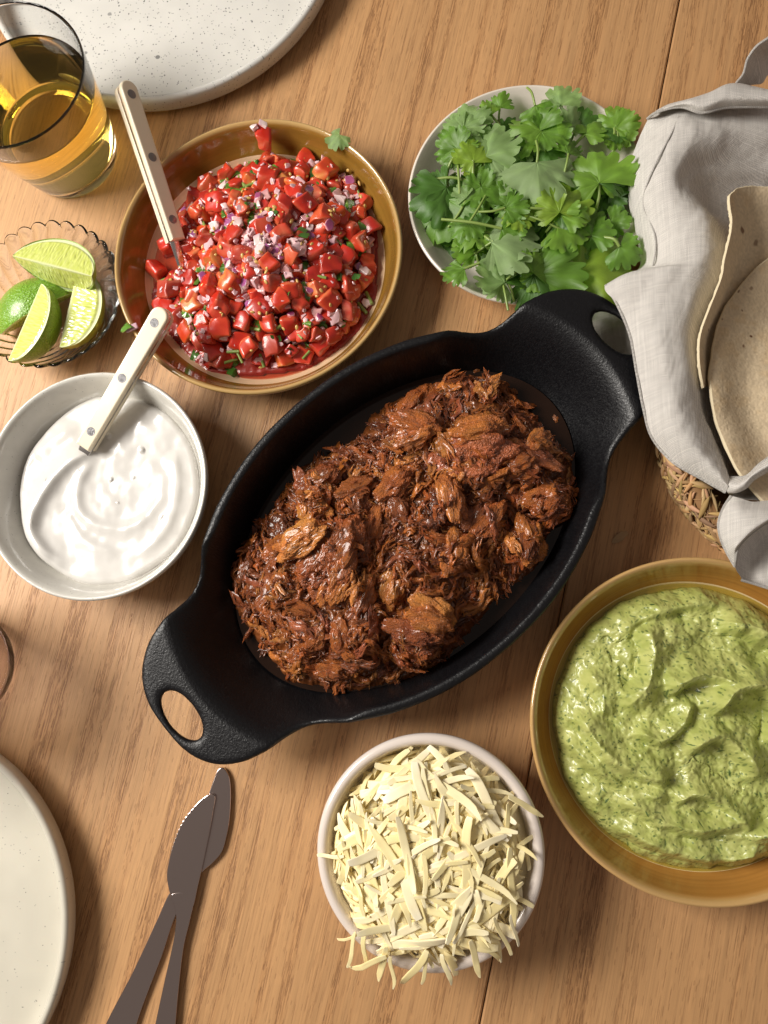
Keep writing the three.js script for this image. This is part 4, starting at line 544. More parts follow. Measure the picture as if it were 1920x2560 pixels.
// lime wedges: rind and two cut faces
{
  const A = 0.0262, B = 0.0208, span = 0.80;
  const shape = (s) => B * Math.sqrt(Math.max(0, 1 - s * s)) * (1 - 0.05 * s * s) + 0.0016 * Math.pow(Math.abs(s), 8) * (1 - s * s);      // radius along the axis, slightly pointed
  const skinTex = dataTex(512, 512, (x, y, c) => { const u = x / 512, v = y / 512, h = vn(u * 46, v * 46, 46, 46, 61), q = vn(u * 92, v * 92, 92, 92, 62); c[0] = c[1] = c[2] = 0.65 * smoothstep(h, 0.2, 0.75) + 0.35 * q; });
  const rindMat = [lin(0.17, 0.34, 0.025), lin(0.27, 0.43, 0.03), lin(0.52, 0.52, 0.03)].map((color) => phys({ color, vertexColors: true, roughness: 0.3, clearcoat: 0.5, clearcoatRoughness: 0.2, bumpMap: skinTex, bumpScale: 0.0005 }));
  const fleshMat = phys({ vertexColors: true, roughness: 0.22, clearcoat: 0.8, clearcoatRoughness: 0.12, });
  const wedge = (label, pos, axis, up, k, rind, sc) => {
    const t = thing('lime_wedge', label, 'lime wedge', pos, 0, 'lime wedges in the glass dish');
    const x = V(...axis).normalize(), y = V(...up).addScaledVector(x, -V(...up).dot(x)).normalize(), zz = x.clone().cross(y); t.quaternion.setFromRotationMatrix(new THREE.Matrix4().makeBasis(x, y, zz)); t.scale.setScalar(sc);
    const rindG = grid(60, 36, (u, v, o) => { const s = -1 + 2 * u, a = (v * 2 - 1) * span, r = shape(s); o[0] = A * s; o[1] = -r * Math.cos(a) + B * 0.45; o[2] = r * Math.sin(a); });
    { const uv = rindG.attributes.uv; for (let i = 0; i < uv.count; i++) uv.setXY(i, uv.getX(i) * 1.3, uv.getY(i) * 0.9); }
    colorise(rindG, (px, py, pz, o) => { const m = 1 + 0.25 * n3(px * 70 + k, py * 70, pz * 70), tip = smoothstep(Math.abs(px), A * 0.75, A); o[0] = m * (1 + 0.6 * tip); o[1] = m * (1 + 0.25 * tip); o[2] = m; });
    const face = (sg) => { const g = grid(120, 36, (u, v, o) => { const s = (-1 + 2 * u) * 0.998, r = shape(s) * v, a = sg * span; const seg = 0.0007 * Math.abs(n3(s * 16 + k, v * 3, 2)) * smoothstep(v, 0.05, 0.3) * (1 - smoothstep(v, 0.8, 0.9)) - 0.0006 * smoothstep(v, 0.84, 0.9); o[0] = A * s; const nx = Math.sin(Math.abs(a)), ny = Math.cos(a); o[1] = -r * Math.cos(a) + B * 0.45 + nx * seg; o[2] = r * Math.sin(a) + sg * ny * seg; });
      if (sg > 0) { const ix = g.index.array; for (let i = 0; i < ix.length; i += 3) { const q = ix[i]; ix[i] = ix[i + 1]; ix[i + 1] = q; } g.computeVertexNormals(); }
      const p = g.attributes.position, c = new Float32Array(p.count * 3); let i = 0;
      for (let j = 0; j <= 36; j++) for (let q = 0; q <= 120; q++, i++) { const s = (-1 + 2 * q / 120), v = j / 36, thick = clamp(0.0017 / Math.max(shape(s), 0.001), 0.03, 0.6), ve = n3(s * 30 + k + v * 4 * s, v * 2.2, sg * 3) + 0.5 * n3(s * 70 + k, v * 5, sg), pith = smoothstep(v, 1 - thick * 1.7, 1 - thick * 1.2), skin = smoothstep(v, 1 - thick * 0.35, 1 - thick * 0.15), core = 1 - smoothstep(v, 0.02, 0.09);
        const fl = [0.60 + 0.14 * ve, 0.66 + 0.12 * ve, 0.17 + 0.11 * ve], pi = [0.76, 0.79, 0.50], sk = [0.25, 0.42, 0.04]; for (let h = 0; h < 3; h++) c[i * 3 + h] = lerp(lerp(fl[h], pi[h], Math.max(pith, core * 0.7)), sk[h], skin); }
      g.setAttribute('color', new THREE.BufferAttribute(c, 3)); return g; };
    part(t, 'rind', rindG, rindMat[rind]); part(t, 'flesh', mergeGeometries([face(1), face(-1)]), fleshMat);
  };
  wedge('lime wedge on top of the others with its cut edge upward', [-0.2745, 0.0345, -0.2485], [0.95, 0.02, 0.28], [0.05, 0.84, 0.48], 1, 1, 1.17);
  wedge('dark green lime wedge lying rind up at the left of the glass dish', [-0.306, 0.0185, -0.2275], [0.86, 0.05, -0.5], [0.25, -0.9, 0.3], 3, 0, 1.24);
  wedge('lime wedge standing in front, pale cut face left and rind right', [-0.2905, 0.028, -0.2055], [-0.36, -0.05, 0.93], [-0.93, 0.42, -0.25], 5, 1, 1.12);
  wedge('yellowish lime wedge at the right of the glass dish', [-0.2625, 0.0215, -0.2195], [-0.15, 0.0, 0.97], [-0.72, 0.72, 0.1], 7, 2, 1.14);
}
// ---------------------------------------------------------------- spoons with riveted ivory handles, steel knives
const steel = std({ color: lin(0.72, 0.70, 0.68), metalness: 1, roughness: 0.2 });
const brushedTex = dataTex(512, 512, (x, y, c) => { const u = x / 512, v = y / 512; c[0] = c[1] = c[2] = 0.45 + 0.25 * vn(u * 6, v * 170, 6, 170, 71) + 0.3 * Math.pow(vn(u * 60, v * 90, 60, 90, 72), 6); });
{
  const ivory = phys({ color: lin(0.80, 0.70, 0.52), roughness: 0.24, clearcoat: 0.5, clearcoatRoughness: 0.1 });
  const bar = (L, w0, w1, th, y0, bev) => { const s = new THREE.Shape(); const r = w0 / 2; s.moveTo(0, -w1 / 2); s.lineTo(L - r, -r); s.absarc(L - r, 0, r, -Math.PI / 2, Math.PI / 2, false); s.lineTo(0, w1 / 2); s.closePath(); const g = new THREE.ExtrudeGeometry(s, { depth: th - 2 * bev, bevelEnabled: bev > 0, bevelSize: bev, bevelThickness: bev, bevelOffset: -bev, bevelSegments: 4, curveSegments: 16 }); return g.rotateX(-Math.PI / 2).translate(0, y0 + bev, 0); };
  function spoon(label, low, high, roll, L, rivets, rivetMat, dip = 0.010) {
    const t = thing('serving_spoon', label, 'spoon'), a = V(...low), b = V(...high), x = b.clone().sub(a).normalize(), side = V(0, 1, 0).cross(x).normalize(), up = x.clone().cross(side).applyAxisAngle(x, roll), z = x.clone().cross(up);
    t.position.copy(a); t.quaternion.setFromRotationMatrix(new THREE.Matrix4().makeBasis(x, up, z));
    const w0 = 0.0125, w1 = 0.0108;
    part(t, 'handle_scale', bar(L, w0, w1, 0.0046, 0.0008, 0.0013), ivory); part(t, 'handle_scale', bar(L, w0, w1, 0.0046, -0.0054, 0.0013), ivory);
    part(t, 'tang', bar(L - 0.0004, w0 - 0.0006, w1 - 0.0006, 0.0015, -0.00075, 0), steel);
    for (const r of rivets) part(t, 'rivet', mergeGeometries([new THREE.CylinderGeometry(0.0030, 0.0030, 0.0110, 32), new THREE.SphereGeometry(0.0079, 28, 6, 0, 6.2832, 0, 0.38).translate(0, -0.0021, 0)].map((g) => g.translate(r, 0, 0))), rivetMat);
    const neck = grid(20, 24, (u, v, o) => { const s = v, q = u * 2 * Math.PI, wd = lerp(0.0046, 0.0026, smoothstep(s, 0, 0.5)), th = 0.0011, d = s * 0.045; o[0] = 0.001 - d; o[1] = th * Math.sin(q) - dip * Math.pow(s, 1.4); o[2] = wd * Math.cos(q); });
    const bowl = grid(28, 18, (u, v, o) => { const q = u * 2 * Math.PI, r = v; const lx = 0.026, lz = 0.017; o[0] = -0.068 + lx * r * Math.cos(q); o[2] = lz * r * Math.sin(q) * (1 - 0.12 * Math.cos(q)); o[1] = -dip - 0.0005 - 0.006 * (1 - r * r); });
    part(t, 'neck', neck, steel); part(t, 'spoon_bowl', bowl, std({ color: lin(0.72, 0.70, 0.68), metalness: 1, roughness: 0.2, side: THREE.DoubleSide }));
    return t;
  }
  const rivetDark = std({ color: lin(0.30, 0.27, 0.26), metalness: 1, roughness: 0.35 }), rivetBright = std({ color: lin(0.24, 0.235, 0.24), metalness: 1, roughness: 0.35, bumpMap: brushedTex, bumpScale: 0.0003 });
  spoon('ivory handled spoon leaning out of the tomato salsa towards the top left', [-0.1952, 0.0305, -0.2660], [-0.2238, 0.066, -0.3622], 0.8, 0.1065, [0.0135, 0.0555, 0.0970], rivetDark);
  spoon('ivory handled spoon with three bright rivets standing in the white yogurt', [-0.2471, 0.0345, -0.1186], [-0.1867, 0.060, -0.2032], 0.1, 0.1070, [0.0125, 0.0540, 0.0960], rivetBright, 0.02);
}
{
  const knifeMat = std({ color: lin(0.55, 0.46, 0.43), metalness: 1, roughness: 0.16, bumpMap: brushedTex, bumpScale: 0.00002 });
  const plate = (pts, th, y, tooth) => { const c = new THREE.CatmullRomCurve3(pts.map((p) => V(p[0], p[1], 0)), true, 'centripetal').getPoints(260).slice(0, -1).map((p) => new THREE.Vector2(p.x, p.y));
    if (tooth) for (let i = 0; i < c.length; i++) { const z = c[i].y, on = smoothstep(z, tooth[0], tooth[0] + 0.004) * (1 - smoothstep(z, tooth[1] - 0.004, tooth[1])) * (c[i].x < tooth[2] + (z - tooth[0]) * tooth[3] ? 1 : 0); c[i].x += on * 0.00022 * Math.sin(i * 2.1); }
    const g = new THREE.ExtrudeGeometry(new THREE.Shape(c), { depth: th, bevelEnabled: true, bevelSize: 0.0005, bevelThickness: 0.0005, bevelOffset: -0.0005, bevelSegments: 3 });
    g.rotateX(Math.PI / 2).translate(0, y + th + 0.0005, 0); const p = g.attributes.position, uv = g.attributes.uv; for (let i = 0; i < p.count; i++) uv.setXY(i, p.getZ(i) / 0.1 + p.getX(i) * 2, p.getX(i) / 0.1); return g; };
  const knife = (label, blade, handle, y, tilt, tooth) => {
    const t = thing('table_knife', label, 'knife', [0, 0, 0], 0, 'table knives lying crossed'); t.position.set(-0.17, y, 0.17); t.rotation.set(tilt[0], 0, tilt[1]);
    const L = (a) => a.map(([x, z]) => [x / 1000 + 0.17, z / 1000 - 0.17]);
    part(t, 'blade', plate(L(blade), 0.0018, 0.0, tooth), knifeMat); part(t, 'handle', plate(L(handle), 0.0020, -0.0001), knifeMat);
  };
  knife('steel table knife underneath, its tip near the iron dish', [[-153, 90.5], [-149, 95], [-147, 105], [-147.1, 123.8], [-148.6, 133.3], [-151.3, 142.9], [-157.3, 150.2], [-164, 156.3], [-171, 170], [-175, 174], [-180, 170], [-178, 160], [-171, 140], [-165, 120], [-161.4, 106.3], [-158.6, 97.7], [-156, 91.6]], [[-170, 163], [-174, 172], [-179.6, 182.6], [-187.3, 207.1], [-194.9, 227.9], [-201.7, 248.8], [-208, 280], [-217, 289], [-229, 285], [-231, 275], [-221.9, 249.9], [-205.7, 217.2], [-191.2, 184.3], [-185, 170.1], [-178, 160]], 0.0006, [0, 0]);
  knife('steel table knife with serrated edge lying on top of the other one', [[-157, 107.6], [-160.5, 107], [-163, 108.2], [-167.9, 112.3], [-177.6, 124.6], [-183.2, 139.1], [-185.7, 151], [-186.3, 158.1], [-185, 165], [-182, 173], [-179, 178], [-172, 178], [-169, 178], [-165.3, 163.1], [-161.3, 141.8], [-157.8, 120]], [[-178, 168], [-183, 170], [-180.5, 176], [-178.8, 182.2], [-179.4, 194.9], [-184.7, 223.6], [-188.9, 247.6], [-193, 277], [-190, 284], [-180, 284], [-176.5, 275], [-175.8, 246.8], [-174.7, 223.1], [-172.8, 200.3], [-169.3, 183], [-168.2, 174], [-173, 169]], 0.0024, [0.006, 0.0], [0.112 - 0.17, 0.146 - 0.17, 0.0035, -0.28]);
}
// ---------------------------------------------------------------- basket, linen napkin, tortillas
const crBasis = (t) => { const t2 = t * t, t3 = t2 * t; return [-0.5 * t3 + t2 - 0.5 * t, 1.5 * t3 - 2.5 * t2 + 1, -1.5 * t3 + 2 * t2 + 0.5 * t, 0.5 * t3 - 0.5 * t2]; };
function patch(R, sub, fray) {            // a smooth sheet through rows of points given in millimetres
  const nr = R.length, nc = R[0].length, at = (j, i, k) => R[clamp(j, 0, nr - 1)][clamp(i, 0, nc - 1)][k] / 1000, NU = (nc - 1) * sub, NV = (nr - 1) * sub;
  return grid(NU, NV, (u, v, o) => { const fu = Math.min(u * (nc - 1), nc - 1 - 1e-6), fv = Math.min(v * (nr - 1), nr - 1 - 1e-6), i = Math.floor(fu), j = Math.floor(fv), bu = crBasis(fu - i), bv = crBasis(fv - j); for (let k = 0; k < 3; k++) { let s = 0; for (let a = 0; a < 4; a++) for (let b = 0; b < 4; b++) s += bv[a] * bu[b] * at(j + a - 1, i + b - 1, k); o[k] = s; }
    const x = o[0], z = o[2]; o[1] += fray * (0.0010 * n3(x * 60, 3, z * 60) + 0.0006 * n3(x * 130 + z * 60, 1, z * 90) + 0.00025 * n3(x * 320, 8, z * 320)); });
}
const linenTex = (() => {
  const N = 512, T = 64, h = new Float32Array(N * N);          // 64 threads each way
  const col = dataTex(N, N, (x, y, c) => {
    const u = x / N * T, v = y / N * T, iu = Math.floor(u), iv = Math.floor(v), over = (iu + iv) % 2, fu = u - iu - 0.5, fv = v - iv - 0.5;
    const tw = (k, s) => 0.75 + 0.5 * hash(k, 3, s), slub = (k, p, s) => 0.55 + 0.9 * vn(p * 5, k, 5, T, s);
    const warpH = Math.cos(fu * Math.PI) * (over ? 1 : 0.45), weftH = Math.cos(fv * Math.PI) * (over ? 0.45 : 1), top = warpH > weftH, k = top ? tw(iu, 81) * slub(iu, y / N, 82) : tw(iv, 83) * slub(iv, x / N, 84);
    const hh = Math.max(warpH, weftH); h[y * N + x] = hh; const m = (0.90 + 0.24 * (k - 0.75)) * (0.70 + 0.30 * smoothstep(hh, 0.15, 0.7));
    c[0] = S(0.84 * m); c[1] = S(0.80 * m); c[2] = S(0.745 * m);
  }, true);
  return { col, bump: dataTex(N, N, (x, y, c) => { c[0] = c[1] = c[2] = h[y * N + x]; }) };
})();
const linen = std({ map: linenTex.col, bumpMap: linenTex.bump, bumpScale: 0.00035, roughness: 0.95, side: THREE.DoubleSide });
{
  const t = thing('napkin', 'beige linen napkin draped in folds over the straw basket around the tortillas', 'napkin');
  const uvBy = (g, ax, s = 1 / 0.042) => { const p = g.attributes.position, uv = new Float32Array(p.count * 2); for (let i = 0; i < p.count; i++) { uv[2 * i] = (p.getX(i) + p.getY(i) * 0.55) * s; uv[2 * i + 1] = (p.getZ(i) + p.getY(i) * ax) * s; } g.setAttribute('uv', new THREE.BufferAttribute(uv, 2)); return g; };
  const M = [[[128, 30, -344], [136, 38, -343], [146, 44, -342], [158, 46, -341], [172, 46, -341], [188, 42, -340], [214, 40, -338]], [[124, 45, -332], [132, 52, -327], [141, 58, -325], [153, 58, -323], [169, 55, -324], [186, 50, -323], [212, 45, -322]], [[120, 40, -324], [125, 50, -316], [133, 60, -308], [145, 62, -306], [160, 56, -306], [179, 46, -309], [212, 36, -311]], [[115, 36, -310], [119, 48, -302], [128, 62, -293], [138, 62, -291], [152, 50, -295], [173, 40, -299], [212, 30, -302]], [[113, 34, -296], [115, 46, -289], [121, 58, -283], [132, 64, -278], [144, 54, -281], [164, 36, -288], [209, 22, -295]], [[113, 34, -280], [115, 44, -274], [120, 56, -268], [133, 64, -264], [149, 58, -266], [164, 34, -274], [191, 20, -279]], [[116, 32, -266], [118, 42, -260], [123, 54, -252], [136, 64, -250], [152, 63, -253], [167, 42, -261], [186, 20, -267]], [[119, 30, -251], [121, 42, -246], [124, 56, -238], [137, 66, -234], [152, 66, -235], [166, 50, -244], [185, 20, -254]], [[119, 26, -238], [121, 40, -233], [122, 56, -225], [134, 68, -221], [149, 68, -222], [163, 54, -231], [183, 20, -246]],
    [[92, 55, -214], [100, 61, -216], [112, 66, -217], [130, 70, -216], [145, 68, -215], [161, 54, -219], [179, 20, -231]], [[98, 59, -199], [107, 64, -199], [119, 68, -199], [133, 68, -199], [143, 64, -200], [154, 50, -202], [167, 30, -208]], [[105, 58, -180], [112, 64, -178], [121, 68, -177], [132, 66, -177], [140, 60, -178], [149, 46, -182], [162, 30, -187]], [[108, 58, -158], [116, 63, -157], [125, 66, -157], [135, 63, -157], [143, 55, -159], [151, 42, -161], [161, 30, -163]], [[112, 56, -134], [119, 62, -134], [128, 66, -134], [137, 62, -135], [145, 54, -136], [152, 42, -137], [163, 30, -138]], [[117, 52, -118], [123, 60, -118], [132, 64, -118], [142, 60, -120], [152, 50, -122], [157, 42, -121], [168, 30, -122]], [[129, 50, -103], [134, 58, -105], [141, 62, -107], [149, 56, -109], [157, 48, -111], [161, 42, -110], [171, 30, -111]], [[146, 50, -92], [148, 56, -94], [152, 58, -96], [158, 52, -100], [161, 46, -101], [164, 40, -100], [172, 30, -102]], [[159, 50, -84], [159, 54, -86], [159, 55, -87], [162, 50, -90], [163, 46, -92], [165, 42, -93], [173, 30, -98]]];
  const T = [[[124, 45, -333], [127, 55, -330], [140, 62, -328], [152, 64, -322], [168, 62, -326], [195, 58, -328]], [[127, 46, -335], [131, 58, -331], [142, 67, -327], [153, 69, -324], [167, 69, -328], [192, 65, -328]], [[130, 42, -340], [135, 54, -336], [145, 64, -332], [155, 66, -333], [170, 66, -339], [193, 64, -335]], [[134, 30, -349], [142, 35, -350], [154, 40, -349], [163, 45, -349], [181, 45, -355], [201, 45, -348]], [[141, 10, -362], [151, 10, -366], [165, 10, -369], [177, 10, -372], [195, 10, -379], [215, 10, -372]]];
  const T2 = [[[187, 30, -367], [188, 40, -366], [189, 45, -372], [193, 50, -377], [199, 55, -379]], [[193, 20, -373], [197, 25, -375], [200, 30, -380], [204, 30, -385], [211, 30, -389]], [[198, 15, -375], [205, 15, -376], [210, 15, -377], [214, 15, -383], [219, 15, -387]]];
  const B1 = [[[161, 46, -94], [165, 50, -93], [170, 54, -93], [176, 58, -99], [184, 60, -105]], [[159, 52, -89], [161, 60, -86], [165, 64, -88], [171, 66, -93], [181, 68, -99]], [[160, 50, -84], [163, 56, -83], [167, 60, -85], [172, 60, -90], [183, 62, -97]], [[167, 35, -85], [171, 40, -86], [176, 42, -89], [180, 42, -93], [191, 42, -100]]];
  const B2 = [[[168, 40, -87], [178, 35, -92], [187, 30, -97], [197, 30, -102]], [[165, 45, -84], [177, 35, -85], [186, 30, -88], [196, 30, -92]], [[162, 50, -81], [172, 48, -80], [180, 45, -80], [189, 45, -80]]];
  const B3 = [[[162, 50, -82], [167, 52, -80], [173, 53, -78], [180, 50, -79], [189, 47, -81]], [[157, 50, -74], [161, 58, -73], [168, 61, -71], [175, 59, -73], [185, 56, -75]], [[154, 50, -65], [158, 58, -64], [164, 64, -64], [172, 64, -67], [182, 62, -71]], [[155, 50, -56], [157, 58, -56], [160, 65, -57], [168, 67, -63], [181, 66, -69]], [[158, 50, -48], [158, 58, -49], [159, 65, -51], [167, 67, -59], [181, 66, -68]], [[162, 50, -40], [161, 55, -44], [161, 60, -50], [168, 62, -58], [183, 60, -68]]];
  const B4 = [[[161, 60, -51], [168, 62, -59], [175, 60, -65], [184, 58, -68]], [[162, 52, -45], [173, 44, -53], [182, 42, -60], [190, 42, -66]], [[162, 51, -39], [174, 40, -44], [183, 38, -51], [191, 38, -58]], [[165, 50, -34], [174, 42, -34], [181, 42, -37], [188, 42, -41]], [[165, 51, -32], [173, 49, -30], [179, 49, -28], [185, 49, -26]]];
  const under = [[[85, 14, -218], [96, 16, -220], [109, 20, -220], [128, 30, -222]], [[88, 14, -203], [100, 20, -201], [116, 24, -203], [132, 32, -205]], [[96, 14, -188], [105, 16, -189], [118, 20, -190], [134, 30, -192]], [[106, 12, -176], [111, 14, -177], [120, 18, -178], [134, 28, -180]]];
  part(t, 'cloth', mergeGeometries([[M, 0.4], [T, 0.9], [T2, 0.5], [B1, -0.4], [B2, 0.5], [B3, 0.2], [B4, 0.5], [under, 0.3]].map(([R, ax], i) => uvBy(patch(R, 14, i ? 0.6 : 1), ax))), linen);
  const along = (pts, r, flat = 1) => new THREE.TubeGeometry(new THREE.CatmullRomCurve3(pts.map((p) => V(p[0] / 1000, p[1] / 1000, p[2] / 1000))), 90, r, 8);
  const hems = [T[0], T2[0], B3[5], B4[4], M.slice(9).map((r) => r[0]), B3.map((r) => r[0]), B1[0]].map((p) => along(p, 0.00085));
  for (const g of hems) part(t, 'hem', g, linen);
  part(t, 'seam', along([[140, 58, -325], [136, 60, -315], [131, 61.2, -305], [124, 61.5, -291], [120, 58.6, -282], [118, 53.2, -275], [118, 52, -267], [121, 52.5, -258], [123, 55.5, -246], [123, 56.5, -237], [121, 56, -226]].map((p) => [p[0], p[1] - 0.5, p[2]]), 0.00055), linen);
}
{
  // flat bread as a slab with thickness: fn(u, v) -> [x, y, z] of its upper side
  const toast = (seedN, spots) => { const sp = Array.from({ length: spots }, () => [rnd(), rnd(), rr(0.006, 0.03), rr(0.4, 1.6), rr(0, 3), rr(0.6, 1)]); return dataTex(768, 768, (x, y, c) => { const u = x / 768, v = y / 768; let b = 0; for (const [a, q, r, e, g, d] of sp) { const dx = u - a, dy = v - q; if (Math.abs(dx) > 0.05 || Math.abs(dy) > 0.05) continue; const s = dx * Math.cos(g) + dy * Math.sin(g), w = -dx * Math.sin(g) + dy * Math.cos(g); b = Math.max(b, d * (1 - smoothstep(Math.hypot(s, w * (0.6 + e)) / r + 0.7 * (vn(u * 90, v * 90, 90, 90, 91) - 0.5), 0.35, 1))); }
    const m1 = vn(u * 9, v * 9, 9, 9, seedN), m2 = vn(u * 40, v * 40, 40, 40, seedN + 1), m3 = vn(u * 150, v * 150, 150, 150, seedN + 2), tan = 0.5 * smoothstep(m1 * 0.6 + m2 * 0.4, 0.5, 0.75); const k = 0.9 + 0.18 * (m3 - 0.5) + 0.1 * (m2 - 0.5);
    c[0] = S(lerp(lerp(0.74, 0.62, tan) * k, 0.13, b)); c[1] = S(lerp(lerp(0.59, 0.445, tan) * k, 0.045, b)); c[2] = S(lerp(lerp(0.39, 0.245, tan) * k, 0.015, b)); }, true); };
  const doughBump = dataTex(512, 512, (x, y, c) => { const u = x / 512, v = y / 512; c[0] = c[1] = c[2] = 0.5 * vn(u * 26, v * 26, 26, 26, 95) + 0.3 * vn(u * 70, v * 70, 70, 70, 96) + 0.25 * vn(u * 150, v * 150, 150, 150, 97); });
  const edgeMat = std({ color: lin(0.74, 0.63, 0.43), roughness: 0.9 });
  const bread = (label, top, ring, map) => { const t = thing('tortilla', label, 'tortilla', [0, 0, 0], 0, 'tortillas in the napkin'); planarUV(top, 1 / 0.16);
    part(t, 'flat_side', top, std({ map, bumpMap: doughBump, bumpScale: 0.0006, roughness: 0.85, side: THREE.DoubleSide }));
    const th = 0.0026, g = grid(ring.length - 1, 6, (u, v, o) => { const p = ring[Math.round(u * (ring.length - 1))], a = v * Math.PI, w = 0.0007 * n3(u * 60, 1, 2); o[0] = p[0] - p[3] * Math.sin(a) * (0.0011 + w); o[1] = p[1] - th / 2 + th / 2 * Math.cos(a); o[2] = p[2] - p[4] * Math.sin(a) * (0.0011 + w); });
    part(t, 'edge', g, edgeMat); const low = top.clone(); low.translate(0, -th, 0); part(t, 'underside', low, edgeMat); };
  const R1 = [[[165, 75, -262], [169, 71, -266], [178, 66, -270], [186, 63, -271], [205, 60, -272]], [[161, 78, -257], [167, 71, -260], [177, 64, -264], [186, 60, -266], [206, 56, -267]], [[161, 78, -249], [167, 70, -252], [178, 60, -258], [187, 56, -260], [207, 52, -261]], [[162, 77, -243], [168, 68, -247], [178, 58, -251], [188, 53, -254], [208, 49, -256]], [[161, 76, -234], [168, 66, -238], [177, 55, -243], [188, 50, -245], [209, 46, -247]], [[157.5, 74, -219], [164.5, 63, -223], [175, 51, -228], [188, 45, -230], [210, 42, -231]], [[156, 72, -209], [163, 61, -213], [171, 49, -217], [186, 43, -220], [210, 40, -221]], [[149, 70, -191], [156, 58, -195], [164, 46, -199], [177, 42, -200], [209, 39, -201]], [[144, 68, -177], [151, 55, -181], [159, 44, -185], [176, 40, -186], [209, 38, -186]], [[143, 66, -167], [150, 53, -171], [158, 43, -175], [176, 39, -176], [208, 37, -176]], [[144, 63, -157], [150, 52, -160], [158, 42, -164], [176, 38, -165], [208, 36, -165]], [[148, 55, -147], [151, 49, -150], [157, 42, -153], [176, 37, -154], [208, 36, -154]]];
  const top1 = patch(R1, 12, 0.35), nu = 4 * 12, p1 = top1.attributes.position, ring1 = [];
  for (let i = nu; i > 0; i--) ring1.push([p1.getX(i), p1.getY(i), p1.getZ(i), 0, 1]);
  for (let j = 0; j <= 11 * 12; j++) { const k = j * (nu + 1); ring1.push([p1.getX(k), p1.getY(k), p1.getZ(k), 1, 0]); }
  bread('tortilla at the back with its thick pale edge standing up against the napkin', top1, ring1, toast(101, 70));
  const C2 = [0.2562, -0.1497], RR = 0.1032, th2 = (a) => RR + 0.0012 * n3(Math.cos(a) * 4, Math.sin(a) * 4, 3), top2 = grid(150, 40, (u, v, o) => { const a = -u * 2 * Math.PI, r = th2(a) * v; o[0] = C2[0] + r * Math.cos(a); o[2] = C2[1] + r * Math.sin(a); const e = (C2[0] - o[0]) / RR, f = smoothstep(v, 0.72, 1); o[1] = 0.0425 + 0.010 * f * e - 0.002 * (1 - f) + 0.0012 * n3(o[0] * 40, 2, o[2] * 40); }), p2 = top2.attributes.position, ring2 = [];
  for (let i = 0; i <= 150; i++) { const k = 40 * 151 + i, a = -i / 150 * 2 * Math.PI; ring2.push([p2.getX(k), p2.getY(k), p2.getZ(k), -Math.cos(a), -Math.sin(a)]); }
  bread('round tortilla with brown toasted spots lying in front of the other one', top2, ring2, toast(111, 60));
}
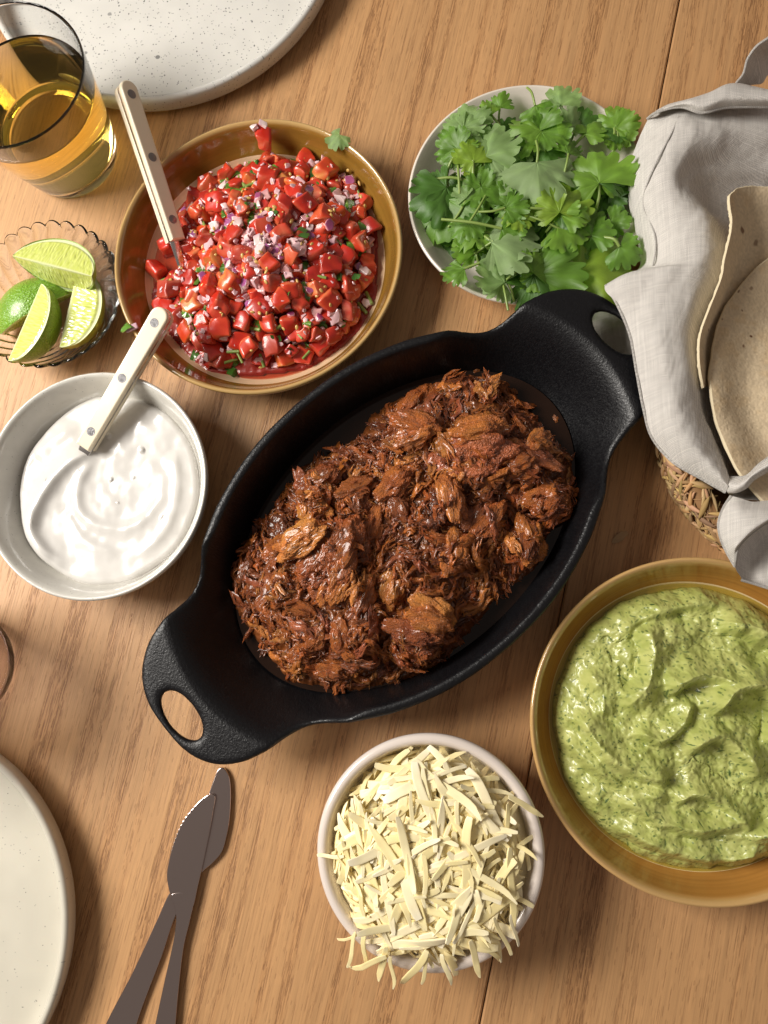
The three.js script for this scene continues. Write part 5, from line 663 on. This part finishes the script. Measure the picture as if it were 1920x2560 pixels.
// the basket: coils of bound straw
{
  const t = thing('straw_basket', 'round basket of coarse bound straw under the linen napkin', 'basket', [0.2320, 0, -0.1350]);
  const straw = [lin(0.36, 0.20, 0.085), lin(0.46, 0.29, 0.14), lin(0.28, 0.145, 0.055), lin(0.52, 0.36, 0.19)].map((color) => std({ color, roughness: 0.75 }));
  const coils = [[0.0935, 0.0083, 0.0083], [0.0955, 0.0178, 0.0085], [0.0950, 0.0270, 0.0085]];
  for (const [R, y, r] of coils) part(t, 'coil', new THREE.TorusGeometry(R, r * 0.9, 16, 160).rotateX(Math.PI / 2).translate(0, y, 0), straw[2]);
  part(t, 'base', new THREE.CylinderGeometry(0.093, 0.091, 0.006, 64).translate(0, 0.0042, 0), straw[2]);
  const bladeG = warp(new THREE.SphereGeometry(0.5, 10, 6), (v) => { const s = v.x * 2; v.y *= 0.16; v.z *= 0.20 * (1 - 0.5 * s * s) + 0.02; v.y += 0.09 * (1 - s * s); });
  const fibreG = new THREE.CylinderGeometry(0.014, 0.010, 1, 5).rotateZ(Math.PI / 2), D = new THREE.Object3D();
  [[bladeG, 'straw_blades', 2000, 0.009, 0.017, straw[1]], [fibreG, 'straw_fibres', 1200, 0.006, 0.014, straw[3]]].forEach(([g, name, n, a, b, m], q) => { const im = new THREE.InstancedMesh(g, m, n), tint = new THREE.Color();
    for (let i = 0; i < n; i++) { const [R, y, r] = coils[i % 3], th = rr(0, 6.2832), ph = rr(-0.5, 2.2), s = rr(a, b), rad = r * (q ? 1.03 : 0.93), nx = Math.cos(ph), ny = Math.sin(ph); D.position.set((R + rad * nx) * Math.cos(th), y + rad * ny, (R + rad * nx) * Math.sin(th)); const up = V(nx * Math.cos(th), ny, nx * Math.sin(th)); lay(D, D.position.x, D.position.y, D.position.z, up, 0, 0); D.quaternion.setFromUnitVectors(Y, up); const along = V(-Math.sin(th), 0, Math.cos(th)).applyQuaternion(D.quaternion.clone().invert()); D.quaternion.multiply(Q.setFromAxisAngle(Y, Math.atan2(-along.z, along.x) + (i % 2 ? 0.75 : -0.75) + rr(-0.4, 0.4))); D.scale.set(s, q ? s : s * 0.9, q ? s : s * rr(0.7, 1.2)); D.updateMatrix(); im.setMatrixAt(i, D.matrix); const k = rr(0.55, 1.35); tint.setRGB(k, k * rr(0.85, 1.1), k * rr(0.7, 1.1)); im.setColorAt(i, tint); }
    im.name = name; im.userData.kind = 'stuff'; t.add(im); });
}
// scraps
{
  const s = thing('salsa_scrap', 'scrap of onion and herb stuck on the left rim of the salsa dish', 'food scrap', [-0.2195, 0.0375, -0.2005]);
  const on = smoothBox(0.009, 0.0022, 0.0045, 0.0008, 3); part(s, 'onion_piece', on.rotateY(0.4), phys({ color: lin(0.55, 0.34, 0.40), roughness: 0.25, clearcoat: 0.8 }));
  const l = part(s, 'leaf_piece', leafGeo(0.009, 3, 0.4, 0.3, 2.2, 40, 5, 1.5), herbDark[1]); l.position.set(0.001, 0.003, 0.001); l.rotation.set(-0.5, -2.6, 0.2);
  const c = thing('cheese_crumb', 'thin pale flake lying on the dark wood between iron dish and basket', 'crumb', [0.107, 0.0006, -0.063], 0.6);
  part(c, 'flake', warp(new THREE.CircleGeometry(0.0042, 18).rotateX(-Math.PI / 2).scale(1.5, 1, 0.6), (v) => { v.y = 0.0006 * Math.cos(v.x * 500) + 0.0005; v.z += 0.0008 * n3(v.x * 500, 1, 1); }), phys({ color: lin(0.42, 0.27, 0.13), roughness: 0.4, side: THREE.DoubleSide }));
}
scene.traverse((o) => { if (o.isMesh) { o.castShadow = true; o.receiveShadow = true; } delete o.userData.base; });
renderer.render(scene, camera);
